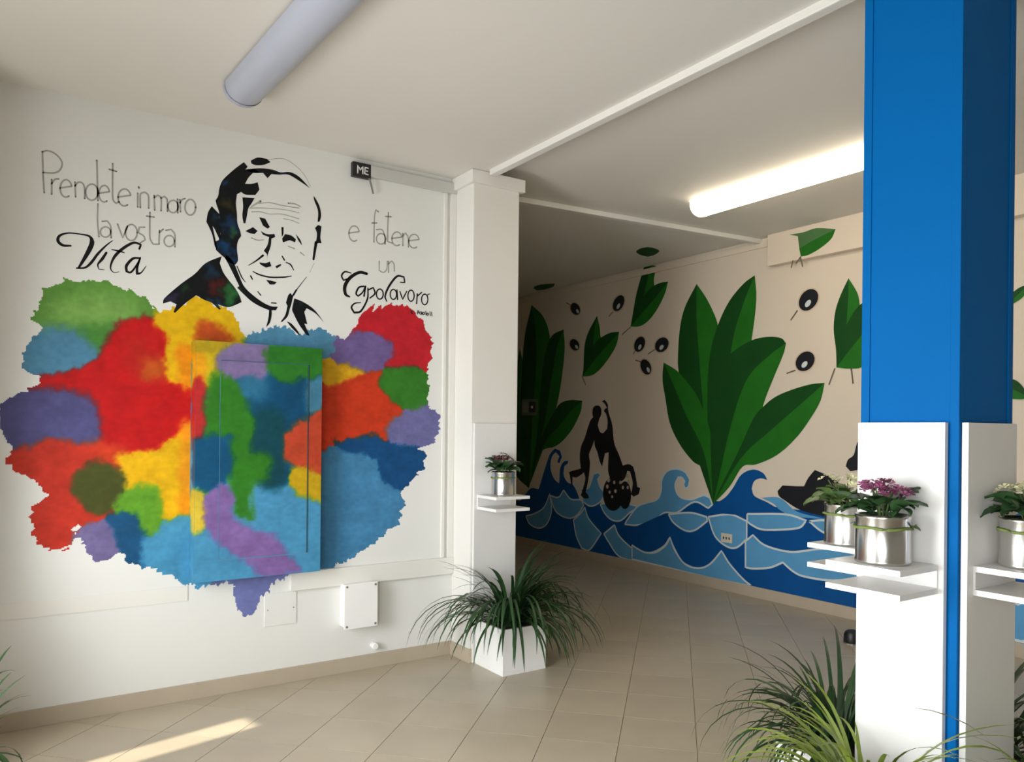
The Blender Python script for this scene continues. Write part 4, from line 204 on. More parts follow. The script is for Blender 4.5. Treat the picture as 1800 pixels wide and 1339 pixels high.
# left wall with two street windows and a corner pier
lw = MB()
lw.box((-1.36, -2.6, 0), (-1.22, YA, .33)); lw.box((-1.36, -2.6, 1.92), (-1.22, YA, 3.2))
for y0, y1 in ((-2.6, -1.4), (.7, 1.22), (3.58, YA)): lw.box((-1.36, y0, .33), (-1.22, y1, 1.92))
lw.box((-1.22, 3.86, 0), (-.17, YA, 3.2)); lw.box((-1.22, 3.67, 0), (-.17, 3.86, .68))  # low unseen block by the pier, added to shade the wall's lower corner
struct('wall_left', 'white street wall with two wide windows and a corner pier', 'wall', lw, white_wall)
for i, (y0, y1) in enumerate(((-1.4, .7), (1.22, 3.58))):
    f = MB()
    for z in (.33, 1.87): f.box((-1.33, y0, z), (-1.27, y1, z + .05))
    for y in (y0, y1 - .05): f.box((-1.33, y, .38), (-1.27, y + .05, 1.87))
    struct('window_%d' % (i + 1), 'white window frame in the street wall', 'window', f, trim_paint)
struct('ceiling', 'white ceiling over the hall in front of the portrait wall', 'ceiling', MB().box((-1.36, -2.6, 3.035), (2.55, YA + .14, 3.25)), ceil_paint)
tag(struct('ceiling', '', '', MB().box((2.55, -2.6, 3.11), (XB + .16, 9.7, 3.25)), ceil_paint), 'white ceiling over the passage beside the leaf painting', 'ceiling')
# unseen roof added outside to block the sun, slit lets the floor streak in
def az(p, q): return (p * SUN_AZ.x - q * SUN_AZ.y, p * SUN_AZ.y + q * SUN_AZ.x)
pr = MB()
def pX(q): return (-1.37 + q * SUN_AZ.y) / SUN_AZ.x
pr.prism([az(-9, 3.43), az(pX(3.43), 3.43), (-1.37, -5), (-11, -5)], 2.7, 2.85)
pr.prism([az(-9, 3.575), az(-9, 8), (-1.37, 9), az(pX(3.575), 3.575)], 2.7, 2.85)
pr.prism([az(-1.99, 3.43), az(-1.99, 3.575), az(pX(3.575), 3.575), az(pX(3.43), 3.43)][::-1], 2.7, 2.85)
tag(pr.build('sun_block_roof', white_wall), 'added unseen roof slab blocking the sun outside the street windows', 'roof', None, 'structure')
tag(MB().box((-14, -8, -.4), (-1.37, 12, -.2)).build('street', base_mat), 'paved street outside the windows', 'street', None, 'structure')

# ------------------------------------------------------------------ floor tiles (45 degree grid)
TS = .352; TA = R(46.0)
d1 = Vector((math.sin(TA), math.cos(TA))); d2 = Vector((d1.y, -d1.x))
OFF1, OFF2 = .222, -.068
def clip(poly, axis, val, keep_less):
    out = []
    for i in range(len(poly)):
        a, b = poly[i], poly[(i + 1) % len(poly)]
        ia = (a[axis] <= val) == keep_less or a[axis] == val; ib = (b[axis] <= val) == keep_less or b[axis] == val
        if ia: out.append(a)
        if ia != ib:
            t = (val - a[axis]) / (b[axis] - a[axis]); out.append((a[0] + (b[0] - a[0]) * t, a[1] + (b[1] - a[1]) * t))
    return out
fwd = Vector((math.sin(R(34)), math.cos(R(34)))); rgt = Vector((fwd.y, -fwd.x))
full_mesh = None; tiles = []; rest = MB()
g = TS / 2 - .0015
for i in range(-30, 40):
    for j in range(-40, 40):
        c = d1 * (i * TS + OFF1) + d2 * (j * TS + OFF2)
        if not (-1.6 < c.x < 5.9 and -2.8 < c.y < 9.8): continue
        poly = [tuple(c + d1 * a * g + d2 * b * g) for a, b in ((-1, -1), (1, -1), (1, 1), (-1, 1))]
        whole = all(-1.2 < p[0] < XB and -2.47 < p[1] < 9.48 and (p[1] < YA or p[0] > 2.61) and not (p[0] < -.16 and p[1] > 3.66) for p in poly)
        pl = poly
        if not whole:
            lo = 2.605 if c.x > 2.6 and c.y > YA else -1.215
            pl = clip(pl, 0, XB, True); pl = clip(pl, 0, lo, False) if pl else pl
            hi = YA if c.x < 2.6 else 9.49
            pl = clip(pl, 1, hi, True) if pl else pl; pl = clip(pl, 1, -2.475, False) if pl else pl
            if c.x < -.1 and pl: pl = clip(pl, 1, 3.67, True)
            if len(pl) < 3: continue
        ar = abs(sum(pl[k][0] * pl[(k + 1) % len(pl)][1] - pl[(k + 1) % len(pl)][0] * pl[k][1] for k in range(len(pl)))) / 2
        if ar < .002: continue
        f = c.dot(fwd); r = c.dot(rgt); seen = f > 1.9 and abs(r) < .72 * f + .25 and 1356 * 1.44 / f < 640 and not (c.y > YA and c.x < .62 * c.y)
        tiles.append((0 if seen else 1, c.length, c, pl, whole))
tiles.sort(key=lambda t: t[:2])
for k, (s, d, c, pl, whole) in enumerate(tiles):
    if s == 0 and k < 290:
        if whole and full_mesh is not None:
            o = bpy.data.objects.new('tile', full_mesh); C.objects.link(o); o.parent = floor; o.location = (c.x, c.y, 0)
        else:
            n = len(pl); v = [(x - c.x, y - c.y, 0) for x, y in pl] + [(x - c.x, y - c.y, -.005) for x, y in pl]
            me = bpy.data.meshes.new('tile')
            f = [tuple(range(n)), tuple(range(2 * n - 1, n - 1, -1))] + [(i, i + n, (i + 1) % n + n, (i + 1) % n) for i in range(n)]
            me.from_pydata(v, [], f); me.materials.append(tile_mat)
            bm = bmesh.new(); bm.from_mesh(me); bmesh.ops.recalc_face_normals(bm, faces=bm.faces); bm.to_mesh(me); bm.free()
            if whole: full_mesh = me
            o = bpy.data.objects.new('tile', me); C.objects.link(o); o.parent = floor; o.location = (c.x, c.y, 0)
    else:
        rest.prism(pl if (pl[0][0] - c.x) * (pl[1][1] - c.y) - (pl[1][0] - c.x) * (pl[0][1] - c.y) > 0 else pl[::-1], -.005, 0)
tag(rest.build('outer_tiles', tile_mat, floor), None, None, None, 'stuff')

# ------------------------------------------------------------------ skirtings and trims
struct('baseboard_back', 'beige tile skirting under the portrait wall', 'baseboard', MB().box((-.17, YA - .012, 0), (2.45, YA, .085)), base_mat, bevel=.002)
struct('baseboard_right', 'beige skirting under the leaf and wave wall', 'baseboard', MB().box((XB - .012, -2.48, 0), (XB, 9.5, .095)), base_mat, bevel=.002)
struct('trim_1', 'white horizontal casing band low on the portrait wall', 'trim', MB().box((1.40, YA - .028, .517), (2.449, YA, .622)), trim_paint, bevel=.004)
struct('trim_2', 'faint flat band low at the left of the portrait wall', 'trim', MB().box((-.169, YA - .004, .522), (.862, YA, .60)), trim_paint, bevel=.001)
struct('trim_3', 'grey lintel strip under the ceiling beside the small black plate', 'trim', MB().box((1.80, YA - .03, 2.935), (2.449, YA, 3.0)), grey_trim, bevel=.003)
struct('trim_4', 'thin white upright moulding right of the colour cloud', 'trim', MB().box((2.366, YA - .014, .622), (2.388, YA, 2.935)), trim_paint, bevel=.003)
struct('trim_5', 'white upright casing next to the white pillar', 'trim', MB().box((2.412, YA - .02, .622), (2.449, YA, 2.935)), trim_paint, bevel=.003)
struct('trim_6', 'white ceiling batten running from white pillar to blue column', 'trim', MB().box((2.525, 1.52, 3.0), (2.575, 4.02, 3.11)), trim_paint, bevel=.006)
struct('trim_7', 'white ceiling batten crossing from white pillar to the leaf wall', 'trim', MB().prism([(2.70, 4.60), (5.519, 4.335), (5.519, 4.395), (2.70, 4.66)], 3.07, 3.109), trim_paint, bevel=.006)
struct('trim_8', 'flat band along the top of the leaf wall', 'trim', MB().box((XB - .018, 4.27, 3.03), (XB, 9.5, 3.085)), cream_wall, bevel=.002)
struct('trim_9', 'cream boxed duct along the top of the leaf wall', 'trim', MB().box((XB - .08, -2.48, 2.845), (XB, 4.22, 3.109)), cream_wall, bevel=.004)
# pillar at the end of the portrait wall
pil = thing('pillar', 'white square pillar at the right end of the portrait wall', 'pillar', (2.62, 4.26, 0), kind='structure')
MB().box((2.45, 4.08, 0), (2.79, 4.309, 3.034)).build('shaft', trim_paint, pil, .006)
MB().box((2.425, 4.055, 2.955), (2.82, 4.309, 3.033)).build('capital', trim_paint, pil, .004)
MB().box((2.438, 4.068, 0), (2.802, 4.306, .085)).build('skirting', base_mat, pil, .002)
# blue column
colm = thing('column', 'tall blue column in the middle of the hall', 'column', (2.625, 1.35, 0), kind='structure')
CX0, CX1, CY0, CY1 = 2.45, 2.80, 1.19, 1.512
MB().box((CX0 + .004, CY0 + .004, 0), (CX1 - .004, CY1 - .004, 3.10)).build('core', blue_paint, colm)
for x, y in ((CX0, CY0), (CX0, CY1 - .03), (CX1 - .03, CY0), (CX1 - .03, CY1 - .03)):
    MB().box((x, y, 0), (x + .03, y + .03, 3.10)).build('corner_strip', blue_paint, colm, .003)

# ------------------------------------------------------------------ 2D paint helpers
def smooth_poly(pts, closed=True, sub=5, corner=50):
    n = len(pts); P = [Vector(p[:2]) for p in pts]; W = [p[2] if len(p) > 2 else 0 for p in pts]
    out = []
    def is_corner(i):
        if not closed and i in (0, n - 1): return True
        a = P[i] - P[i - 1]; b = P[(i + 1) % n] - P[i]
        if a.length < 1e-9 or b.length < 1e-9: return True
        return a.angle(b) > R(corner)
    for i in range(n if closed else n - 1):
        p1, p2 = P[i], P[(i + 1) % n]
        d = p2 - p1
        t1 = d if is_corner(i) else (p2 - P[i - 1]) * .5
        t2 = d if is_corner((i + 1) % n) else (P[(i + 2) % n] - p1) * .5
        if t1.length > d.length * 1.2: t1 = t1.normalized() * d.length * 1.2
        if t2.length > d.length * 1.2: t2 = t2.normalized() * d.length * 1.2
        for k in range(sub):
            t = k / sub; h1 = 2*t**3 - 3*t*t + 1; h2 = t**3 - 2*t*t + t; h3 = -2*t**3 + 3*t*t; h4 = t**3 - t*t
            q = p1 * h1 + t1 * h2 + p2 * h3 + t2 * h4
            out.append((q.x, q.y, W[i] + (W[(i + 1) % n] - W[i]) * t))
    if not closed: out.append((P[-1].x, P[-1].y, W[-1]))
    return out
class Paint:
    """thin layers of paint on a wall: axis 'A' = wall at Y, 'B' = wall at X, 'Z' = ceiling."""
    def __init__(s, axis, base): s.ax = axis; s.b = base; s.v = []; s.f = []; s.m = []; s.cur = 0
    def at(s, x, y, off):
        if s.ax == 'A': return (x, s.b - off, y)
        if s.ax == 'B': return (s.b - off, x, y)
        return (x, y, s.b - off)
    def poly(s, pts, off, mi=0):
        n = len(s.v); s.v += [s.at(p[0], p[1], off) for p in pts]
        for t in tessellate_polygon([[Vector((p[0], p[1], 0)) for p in pts]]):
            s.f.append(tuple(i + n for i in t)); s.m.append(mi)
    def stroke(s, pts, off, mi=0, width=None, closed=False, sub=4):
        q = smooth_poly(pts, closed, sub, 70)
        if closed: q = q + [q[0]]
        P = [Vector((a, b)) for a, b, c in q]; n = len(s.v)
        for i, p in enumerate(P):
            d = P[min(i + 1, len(P) - 1)] - P[max(i - 1, 0)]
            d = d.normalized() if d.length > 1e-9 else Vector((1, 0))
            h = (width if width else q[i][2]) / 2; e = Vector((-d.y, d.x)) * h
            s.v.append(s.at(p.x + e.x, p.y + e.y, off)); s.v.append(s.at(p.x - e.x, p.y - e.y, off))
        for i in range(len(P) - 1): s.f.append((n + 2*i, n + 2*i + 1, n + 2*i + 3, n + 2*i + 2)); s.m.append(mi)
        if not closed:
            for i in (0, len(P) - 1):
                h = (width if width else q[i][2]) / 2; m = len(s.v)
                s.v += [s.at(P[i].x + h * math.cos(a * PI / 4), P[i].y + h * math.sin(a * PI / 4), off) for a in range(8)]
                s.f.append(tuple(range(m, m + 8))); s.m.append(mi)
    def build(s, name, mats, parent):
        o = mesh_obj(name, s.v, s.f, mats[0], parent)
        for m in mats[1:]: o.data.materials.append(m)
        o.data.polygons.foreach_set('material_index', s.m)
        return o

# ------------------------------------------------------------------ colour cloud (soft brushed patches)
rng = np.random.RandomState(5)
LAT = rng.rand(256, 256)
def vnoise(x, y, s):
    x = x / s; y = y / s; i = np.floor(x).astype(int); j = np.floor(y).astype(int); fx = x - i; fy = y - j
    fx = fx * fx * (3 - 2 * fx); fy = fy * fy * (3 - 2 * fy)
    g = lambda a, b: LAT[a % 256, b % 256]
    return (g(i, j) * (1 - fx) + g(i + 1, j) * fx) * (1 - fy) + (g(i, j + 1) * (1 - fx) + g(i + 1, j + 1) * fx) * fy - .5
def sdf(px, pz, poly):
    d = np.full(px.shape, 1e9); inside = np.zeros(px.shape, bool); n = len(poly)
    for i in range(n):
        x0, z0 = poly[i]; x1, z1 = poly[(i + 1) % n]; ex, ez = x1 - x0, z1 - z0
        t = np.clip(((px - x0) * ex + (pz - z0) * ez) / (ex * ex + ez * ez + 1e-12), 0, 1)
        d = np.minimum(d, (px - x0 - t * ex) ** 2 + (pz - z0 - t * ez) ** 2)
        c = ((z0 > pz) != (z1 > pz)) & (px < (x1 - x0) * (pz - z0) / (z1 - z0 + 1e-12) + x0); inside ^= c
    d = np.sqrt(d); return np.where(inside, -d, d)
def field(px, pz, layers, full=False, outline=None):
    wx = px + .030 * vnoise(px, pz, .07) + .020 * vnoise(px + 9, pz, .022) + .011 * vnoise(px, pz + 7, .009)
    wz = pz + .030 * vnoise(px + 3, pz + 5, .07) + .020 * vnoise(px, pz + 4, .022) + .011 * vnoise(px + 2, pz, .009)
    col = np.zeros(px.shape + (3,)); cov = np.zeros(px.shape); best = np.full(px.shape, -1); bw = np.zeros(px.shape); dmin = np.full(px.shape, 9.0)
    ncol = np.zeros(px.shape + (3,)); nk = np.full(px.shape, -1)
    for k, (nm, poly, c, soft) in enumerate(layers):
        p = [(q[0], q[1]) for q in smooth_poly(poly, True, 3, 100)]
        sd = sdf(wx, wz, p); nearer = sd < dmin; dmin = np.where(nearer, sd, dmin)
        a = np.clip(.5 - (sd - .004) / (3.0 * soft), 0, 1); a = a * a * (3 - 2 * a)
        if full and k == 0: a = np.ones(px.shape)
        mott = 1 + .16 * vnoise(px * .6 + k, pz, .016) + .22 * vnoise(px + k, pz, .06)
        cc = .80 * np.array(lin(c))[None, None, :] * mott[..., None]
        # wet paint mixes subtractively: a geometric mean where two colours overlap
        wgt = (a / np.maximum(cov * (1 - a) + a, 1e-6))[..., None]
        col = np.where(cov[..., None] > 1e-4, np.exp(np.log(np.maximum(col, .004)) * (1 - wgt) + np.log(np.maximum(cc, .004)) * wgt), cc)
        cov = cov * (1 - a) + a
        bw = bw * (1 - a); sel = a > np.maximum(bw, .02); best = np.where(sel, k, best); bw = np.where(sel, a, bw)
        ncol = np.where(nearer[..., None], cc, ncol); nk = np.where(nearer, k, nk)
    col = np.where(cov[..., None] > .02, col, ncol)
    if outline is not None:
        m = np.zeros(px.shape, bool); th = np.arctan2(pz - 1.25, px - 1.2); rr = np.hypot(pz - 1.25, px - 1.2)
        spike = .030 * vnoise(th + 4, rr * .12, .022) + .024 * vnoise(th + 9, rr * .2, .009)   # brush ends pulled outwards
        for o in outline: m |= sdf(px + .3 * (wx - px), pz + .3 * (wz - pz), [(q[0], q[1]) for q in smooth_poly(o, True, 3, 100)]) + spike < 0
        best = np.where(m & ((best < 0) | (cov < .5)), nk, best); cov = m.astype(float)
    return np.clip(col, 0, 1), cov, best
def paint_patches(xs, zs, layers, y, parent, full=False, name='paint_patch', keep=None, outline=None, one=False):
    X, Z = np.meshgrid(xs, zs); col, cov, best = field(X, Z, layers, full, outline)
    if one: best = np.zeros(best.shape, int)
    o0 = Vector((0, 0, 0)); p = parent
    while p is not None: o0 += Vector(p.location); p = p.parent
    nx, nz = len(xs), len(zs); fc = (cov[:-1, :-1] + cov[1:, :-1] + cov[:-1, 1:] + cov[1:, 1:]) / 4
    ok = fc > .5
    if keep is not None: ok &= keep((X[:-1, :-1] + X[1:, 1:]) / 2, (Z[:-1, :-1] + Z[1:, 1:]) / 2)
    fb = best[:-1, :-1]; idx = np.arange(nx * nz).reshape(nz, nx)
    quads = np.stack([idx[:-1, :-1], idx[:-1, 1:], idx[1:, 1:], idx[1:, :-1]], -1)
    P = np.stack([X - o0.x, np.full(X.shape, y - o0.y), Z - o0.z], -1).reshape(-1, 3)
    cf = col.reshape(-1, 3)
    for k, (nm, *_r) in enumerate(layers):
        s = ok & (fb == k)
        if s.sum() < 12: continue
        q = quads[s]; u, inv = np.unique(q.ravel(), return_inverse=True)
        me = bpy.data.meshes.new(name); me.vertices.add(len(u)); me.vertices.foreach_set('co', P[u].ravel())
        me.loops.add(q.size); me.loops.foreach_set('vertex_index', inv.astype(np.int32).ravel())
        me.polygons.add(len(q)); me.polygons.foreach_set('loop_start', np.arange(0, q.size, 4, dtype=np.int32))
        me.update(calc_edges=True)
        at = me.color_attributes.new('paint', 'FLOAT_COLOR', 'POINT')
        at.data.foreach_set('color', np.concatenate([cf[u], np.ones((len(u), 1))], 1).ravel())
        me.materials.append(paint_soft); o = bpy.data.objects.new(name, me); C.objects.link(o); o.parent = parent
        
        if not one: o['label'] = nm.replace('_', ' ') + ' paint patch'
mural = thing('painted_mural', 'wall painting of a man in black brushwork above a rainbow colour cloud with handwriting', 'mural', (1.2, YA, 0))
KX0, KX1, KZ0, KZ1 = .867, 1.537, .633, 1.882
paint_patches(np.arange(-.05, 2.42, .0055), np.arange(.30, 2.22, .0055), CLOUD, YA - .0004, mural, outline=OUTLINE)
# portrait in black brush paint, tinted in places
pm = mat('portrait_brush_paint', (14, 17, 18), .5, var=.2, scale=22, spec=.2)
nt = pm.node_tree; bs = nt.nodes['Principled BSDF']; src = bs.inputs['Base Color'].links[0].from_socket
ge = nt.nodes.new('ShaderNodeNewGeometry')
tn = nt.nodes.new('ShaderNodeTexNoise'); tn.inputs['Scale'].default_value = 14; nt.links.new(ge.outputs['Position'], tn.inputs['Vector'])
tw_ = nt.nodes.new('ShaderNodeVectorMath'); tw_.operation = 'MULTIPLY_ADD'; tw_.inputs[1].default_value = (.16, 0, .16); nt.links.new(tn.outputs['Color'], tw_.inputs[0]); nt.links.new(ge.outputs['Position'], tw_.inputs[2])
for x, z, r, c in PORTRAIT['tint']:
    di = nt.nodes.new('ShaderNodeVectorMath'); di.operation = 'DISTANCE'; di.inputs[1].default_value = (x + .08, YA, z + .08); nt.links.new(tw_.outputs[0], di.inputs[0])
    mr = nt.nodes.new('ShaderNodeMapRange'); mr.interpolation_type = 'SMOOTHSTEP'
    mr.inputs['From Min'].default_value = 0; mr.inputs['From Max'].default_value = r * 1.9; mr.inputs['To Min'].default_value = .95; mr.inputs['To Max'].default_value = 0
    nt.links.new(di.outputs['Value'], mr.inputs['Value'])
    mx = nt.nodes.new('ShaderNodeMix'); mx.data_type = 'RGBA'; mx.inputs[7].default_value = lin(c) + (1,)
    nt.links.new(mr.outputs['Result'], mx.inputs[0]); nt.links.new(src, mx.inputs[6]); src = mx.outputs[2]
nt.links.new(src, bs.inputs['Base Color'])
pp = Paint('A', YA)
for p in PORTRAIT['poly']: pp.poly(smooth_poly(p, True, 4, 34), .0009, 0)
for p in PORTRAIT['stroke']: pp.stroke(p, .0010, 0)
for p in PORTRAIT['grey']: pp.stroke(p, .0007, 1)
tag(pp.build('portrait', [pm, grey_line], mural), 'black and white portrait of a smiling elderly man in a dark jacket')
for nm, w in LETTERING:
    p = Paint('A', YA)
    for s in w: p.stroke(s, .0009, 0)
    p.build('lettering', [grey_pen if 'grey' in nm else black_paint], mural)

# painted utility cabinet standing proud of the wall
cab = thing('utility_cabinet', 'flat wall cabinet painted over with the rainbow colour cloud', 'cabinet', ((KX0 + KX1) / 2, YA, KZ0))
MB().box((KX0, 4.194, KZ0), (KX1, YA - .0015, KZ1)).build('body', mat('cabinet_side_paint', (92, 150, 186), .5), cab)
DX0, DX1, DZ0, DZ1 = .985, 1.462, .74, 1.79
frame_keep = lambda x, z: ~((x > DX0) & (x < DX1) & (z > DZ0) & (z < DZ1))
paint_patches(np.append(np.arange(KX0, KX1, .005), KX1), np.append(np.arange(KZ0, KZ1, .005), KZ1), CABINET_PAINT, 4.1935, cab, True, 'front_frame', frame_keep, one=True)
door = MB().box((DX0 + .004, 4.1875, DZ0 + .004), (DX1 - .004, 4.194, DZ1 - .004)).build('door', mat('cabinet_door_edge', (40, 66, 70), .5), cab)
paint_patches(np.arange(DX0 + .004, DX1 - .0035, .005), np.arange(DZ0 + .004, DZ1 - .0035, .005), CABINET_PAINT, 4.187, door, True, 'door_face', one=True)
# painted left flank of the cabinet, colours carried round the corner
side_layers = CABINET_PAINT
zs = np.append(np.arange(KZ0, KZ1, .01), KZ1); ys = np.linspace(4.194, YA - .002, 6)
SX, SZ = np.meshgrid(np.full(6, KX0 + .01) - (np.linspace(0, .06, 6)), zs); colS, _, _ = field(SX, SZ, side_layers, True)
for x, nm in ((KX0 - .0005, 'side_paint'), (KX1 + .0005, 'side_paint')):
    if x > 1.2: SX2, SZ2 = np.meshgrid(np.full(6, KX1 - .004), zs); colS, _, _ = field(SX2, SZ2, side_layers, True)
    vv = [(x, y, z) for z in zs for y in ys]
    ff = [(j * 6 + i, j * 6 + i + 1, (j + 1) * 6 + i + 1, (j + 1) * 6 + i) for j in range(len(zs) - 1) for i in range(5)]
    o = mesh_obj(nm, vv, ff, paint_soft, cab)
    at = o.data.color_attributes.new('paint', 'FLOAT_COLOR', 'POINT')
    at.data.foreach_set('color', np.concatenate([colS.reshape(-1, 3), np.ones((len(vv), 1))], 1).ravel())

# ------------------------------------------------------------------ leaf and wave painting on the long wall
sea = thing('leaf_mural', 'wall painting of green leaves, olives, blue waves and black figures', 'mural', (XB, 4.8, 0))
off = .0006
for k, (kind, p, outline) in enumerate(WAVE):
    q = Paint('B', XB); off += .00012; sp = smooth_poly(p, True, 5, 48)
    q.poly(sp, off, 0)
    if outline: q.stroke([(a, b) for a, b, c in sp], off + .00006, 1, width=.017, closed=True, sub=1)
    q.build('wave', [sea_dark if kind == 'd' else sea_light, foam], sea)
for p, l in LEAF:
    q = Paint('B', XB); off += .00012
    q.poly(smooth_poly(p, True, 5, 50), off, 0); q.poly(smooth_poly(l, True, 5, 50), off + .00006, 1)
    q.build('painted_leaf', [leaf_dark, leaf_light], sea)
for p, h, ring in OLIVE:
    q = Paint('B', XB); q.poly(ring, off + .0001, 2); q.poly(p, off + .0002, 0); q.poly(h, off + .0003, 1)
    q.build('painted_olive', [olive_black, foam, mat('olive_halo_paint', (206, 186, 160), .6)], sea)
for p in STEM:
    q = Paint('B', XB); q.stroke(p, off + .0001, 0, width=.011); q.build('painted_stem', [stem_mat], sea)
for k, p in enumerate(SIL):
    q = Paint('B', XB); q.poly(smooth_poly(p, True, 4, 45), off + .0004 + .0001 * k, 0)
    if k == 2:
        for d in DOTS: q.poly(d, off + .0009, 1)
    tag(q.build('painted_figure', [sil_mat, mat('pale_gap_paint', (196, 182, 160), .6)], sea), ('black figures of a standing person and a wheelchair user with a raised arm', 'black wheelchair wheel', 'black wheelchair wheel behind', 'black crouching figure by the waves', 'black raised limb')[k])
q = Paint('B', XB - .08); q.poly(smooth_poly(SOFL, True, 4, 55), .0006, 0); q.poly(smooth_poly(SOFL2, True, 4, 55), .0008, 1)
for s in SOFS: q.stroke(s, .0006, 2, width=.012)
q.build('painted_leaf', [leaf_pale, leaf_light, stem_mat], sea)
for p in CEL:
    q = Paint('Z', 3.11); q.poly(smooth_poly(p, True, 4, 60), .0008, 0); q.build('painted_leaf', [leaf_dark], sea)

# ------------------------------------------------------------------ wall fittings
jb = thing('junction_box', 'white square junction box with four screws low on the portrait wall', 'junction box', (1.80, YA, .28))
MB().box((1.70, 4.225, .28), (1.893, YA, .528)).build('housing', gloss_white, jb, .006)
MB().box((1.693, 4.217, .273), (1.90, 4.226, .535)).build('lid', gloss_white, jb, .003)
for x in (1.708, 1.885):
    for z in (.289, .519):
        v = MB().lathe([(.0065, 0), (.0065, .003), (.004, .004)], 10, cap1=True)
        mesh_obj('screw', [(x + a, 4.217 - c, z + b) for a, b, c in v.v], v.f, screw_mat, jb)
cp = thing('cover_plate', 'flush painted cover plate under the colour cloud', 'cover plate', (1.32, YA, .33))
MB().box((1.262, YA - .005, .33), (1.442, YA, .512)).build('plate', white_wall, cp, .0015)
for x in (1.28, 1.425): MB().box((x - .003, YA - .0065, .418), (x + .003, YA - .0045, .424)).build('screw', screw_mat, cp)
st = thing('pipe_stub', 'small white pipe stub just above the beige skirting', 'pipe stub', (1.912, YA, .135))
for prof, nm in (([(.017, 0), (.017, .028), (.015, .031)], 'stub'), ([(.021, .028), (.021, .04), (.017, .045)], 'cap')):
    v = MB().lathe(prof, 16, cap1=True); mesh_obj(nm, [(1.912 + a, YA - c, .135 + b) for a, b, c in v.v], v.f, gloss_white, st, False)
sg = thing('sign_plate', 'small black plate with white marks under the ceiling above the handwriting', 'sign', (1.80, YA, 2.95))
MB().box((1.742, YA - .032, 2.918), (1.856, YA, 3.003)).build('plate', dark_plastic, sg, .003)
q = Paint('A', YA - .032)
for s in ([(1.772, 2.938), (1.772, 2.984), (1.788, 2.958), (1.804, 2.984), (1.804, 2.940)], [(1.838, 2.978), (1.818, 2.980), (1.816, 2.942), (1.838, 2.940)], [(1.818, 2.961), (1.834, 2.960)]):
    q.stroke(s, .0006, 0, width=.008, sub=2)
q.build('marks', [mat('white_sign_print', (226, 226, 222), .5)], sg)
MB().tube([(1.846, YA - .03, 2.92), (1.856, YA - .036, 2.88), (1.872, YA - .03, 2.833)], .0055).build('pull_rod', mat('grey_metal', (118, 114, 108), .5), sg)
sw = thing('light_switch', 'grey light switch with dark key on the painted leaf near the pillar', 'light switch', (XB, 7.79, 1.61))
MB().box((XB - .012, 7.62, 1.615), (XB - .0032, 7.95, 1.815)).build('plate', mat('switch_plate', (86, 108, 74), .4), sw, .002)
MB().box((XB - .020, 7.66, 1.65), (XB - .012, 7.78, 1.78)).build('key', dark_plastic, sw, .002)
MB().box((XB - .020, 7.80, 1.65), (XB - .012, 7.92, 1.78)).build('key', mat('switch_key_grey', (120, 124, 112), .4), sw, .002)
MB().box((XB - .024, 7.70, 1.70), (XB - .019, 7.735, 1.73)).build('button', gloss_white, sw, .001)
so = thing('wall_socket', 'small cream wall socket set in the blue waves', 'socket', (XB, 4.687, .437))
MB().box((XB - .012, 4.625, .437), (XB - .0032, 4.749, .519)).build('plate', mat('socket_plate', (214, 204, 184), .4), so, .003)
for y in (4.655, 4.687, 4.719): MB().box((XB - .0135, y - .006, .466), (XB - .0115, y + .006, .488)).build('hole', dark_plastic, so)
ds = thing('dark_floor_object', 'small dark rounded object on the floor half behind the blue column', 'floor object', (4.90, 3.07, 0))  # unidentified small dark object, rounded shape guessed
MB().lathe([(.052, .001), (.056, .012), (.054, .06), (.045, .078)], 20, 4.90, 3.07, cap1=False).add(*MB().lathe([(.045, .078), (.03, .088), (.004, .092)], 20, 4.90, 3.07, cap0=False, cap1=True).__dict__.values()).build('round_body', dark_plastic, ds, smooth=True)
MB().lathe([(.06, 0), (.06, .006), (.052, .008)], 20, 4.90, 3.07, cap1=True).build('base_ring', screw_mat, ds)

# ------------------------------------------------------------------ ceiling lamps
def ceiling_lamp(label, cx, y0, y1, zc, depth, half, m, rz):
    t = thing('ceiling_lamp', label, 'ceiling lamp', (cx, (y0 + y1) / 2, zc), 0, 'tube lamps under the ceiling')
    ln = (y1 - y0) / 2; n = 12
    prof = [(half * math.cos(PI * i / n) * 1.0, -depth * (math.sin(PI * i / n) ** .75)) for i in range(n + 1)]
    MB().box((cx - half * .8, y0 + .01, zc - .03), (cx + half * .8, y1 - .01, zc - .001)).build('housing', lamp_body, t)
    v = []; f = []
    for yy in (-ln + .03, ln - .03):
        v += [(cx + a, (y0 + y1) / 2 + yy, zc - .012 + b) for a, b in prof]
    k = n + 1
    f = [(i, i + 1, k + i + 1, k + i) for i in range(n)]
    o = mesh_obj('diffuser', v, f, m, t, True)
    for s in (-1, 1):
        v = []
        for yy, sc in ((ln - .035, 1.03), (ln, 1.0), (ln + .004, .9)):
            v += [(cx + a * sc, (y0 + y1) / 2 + s * yy, zc - .012 + b * sc) for a, b in prof]
        f = [(j * k + i, j * k + i + 1, (j + 1) * k + i + 1, (j + 1) * k + i) for j in range(2) for i in range(n)] + [tuple(range(2 * k, 3 * k))]
        mesh_obj('end_cap', v, f, m if m is diff_off else mat('warm_cap', (250, 240, 220), .5, emit=1.5), t)
    t.rotation_euler = (0, 0, rz)
    return t
ceiling_lamp('unlit grey tube lamp on the ceiling above the portrait', 1.00, 2.17, 3.72, 3.035, .085, .088, diff_off, R(3.0))
ceiling_lamp('glowing tube lamp on the ceiling beside the blue column', 4.28, 2.38, 3.93, 3.11, .09, .095, diff_on, R(0))

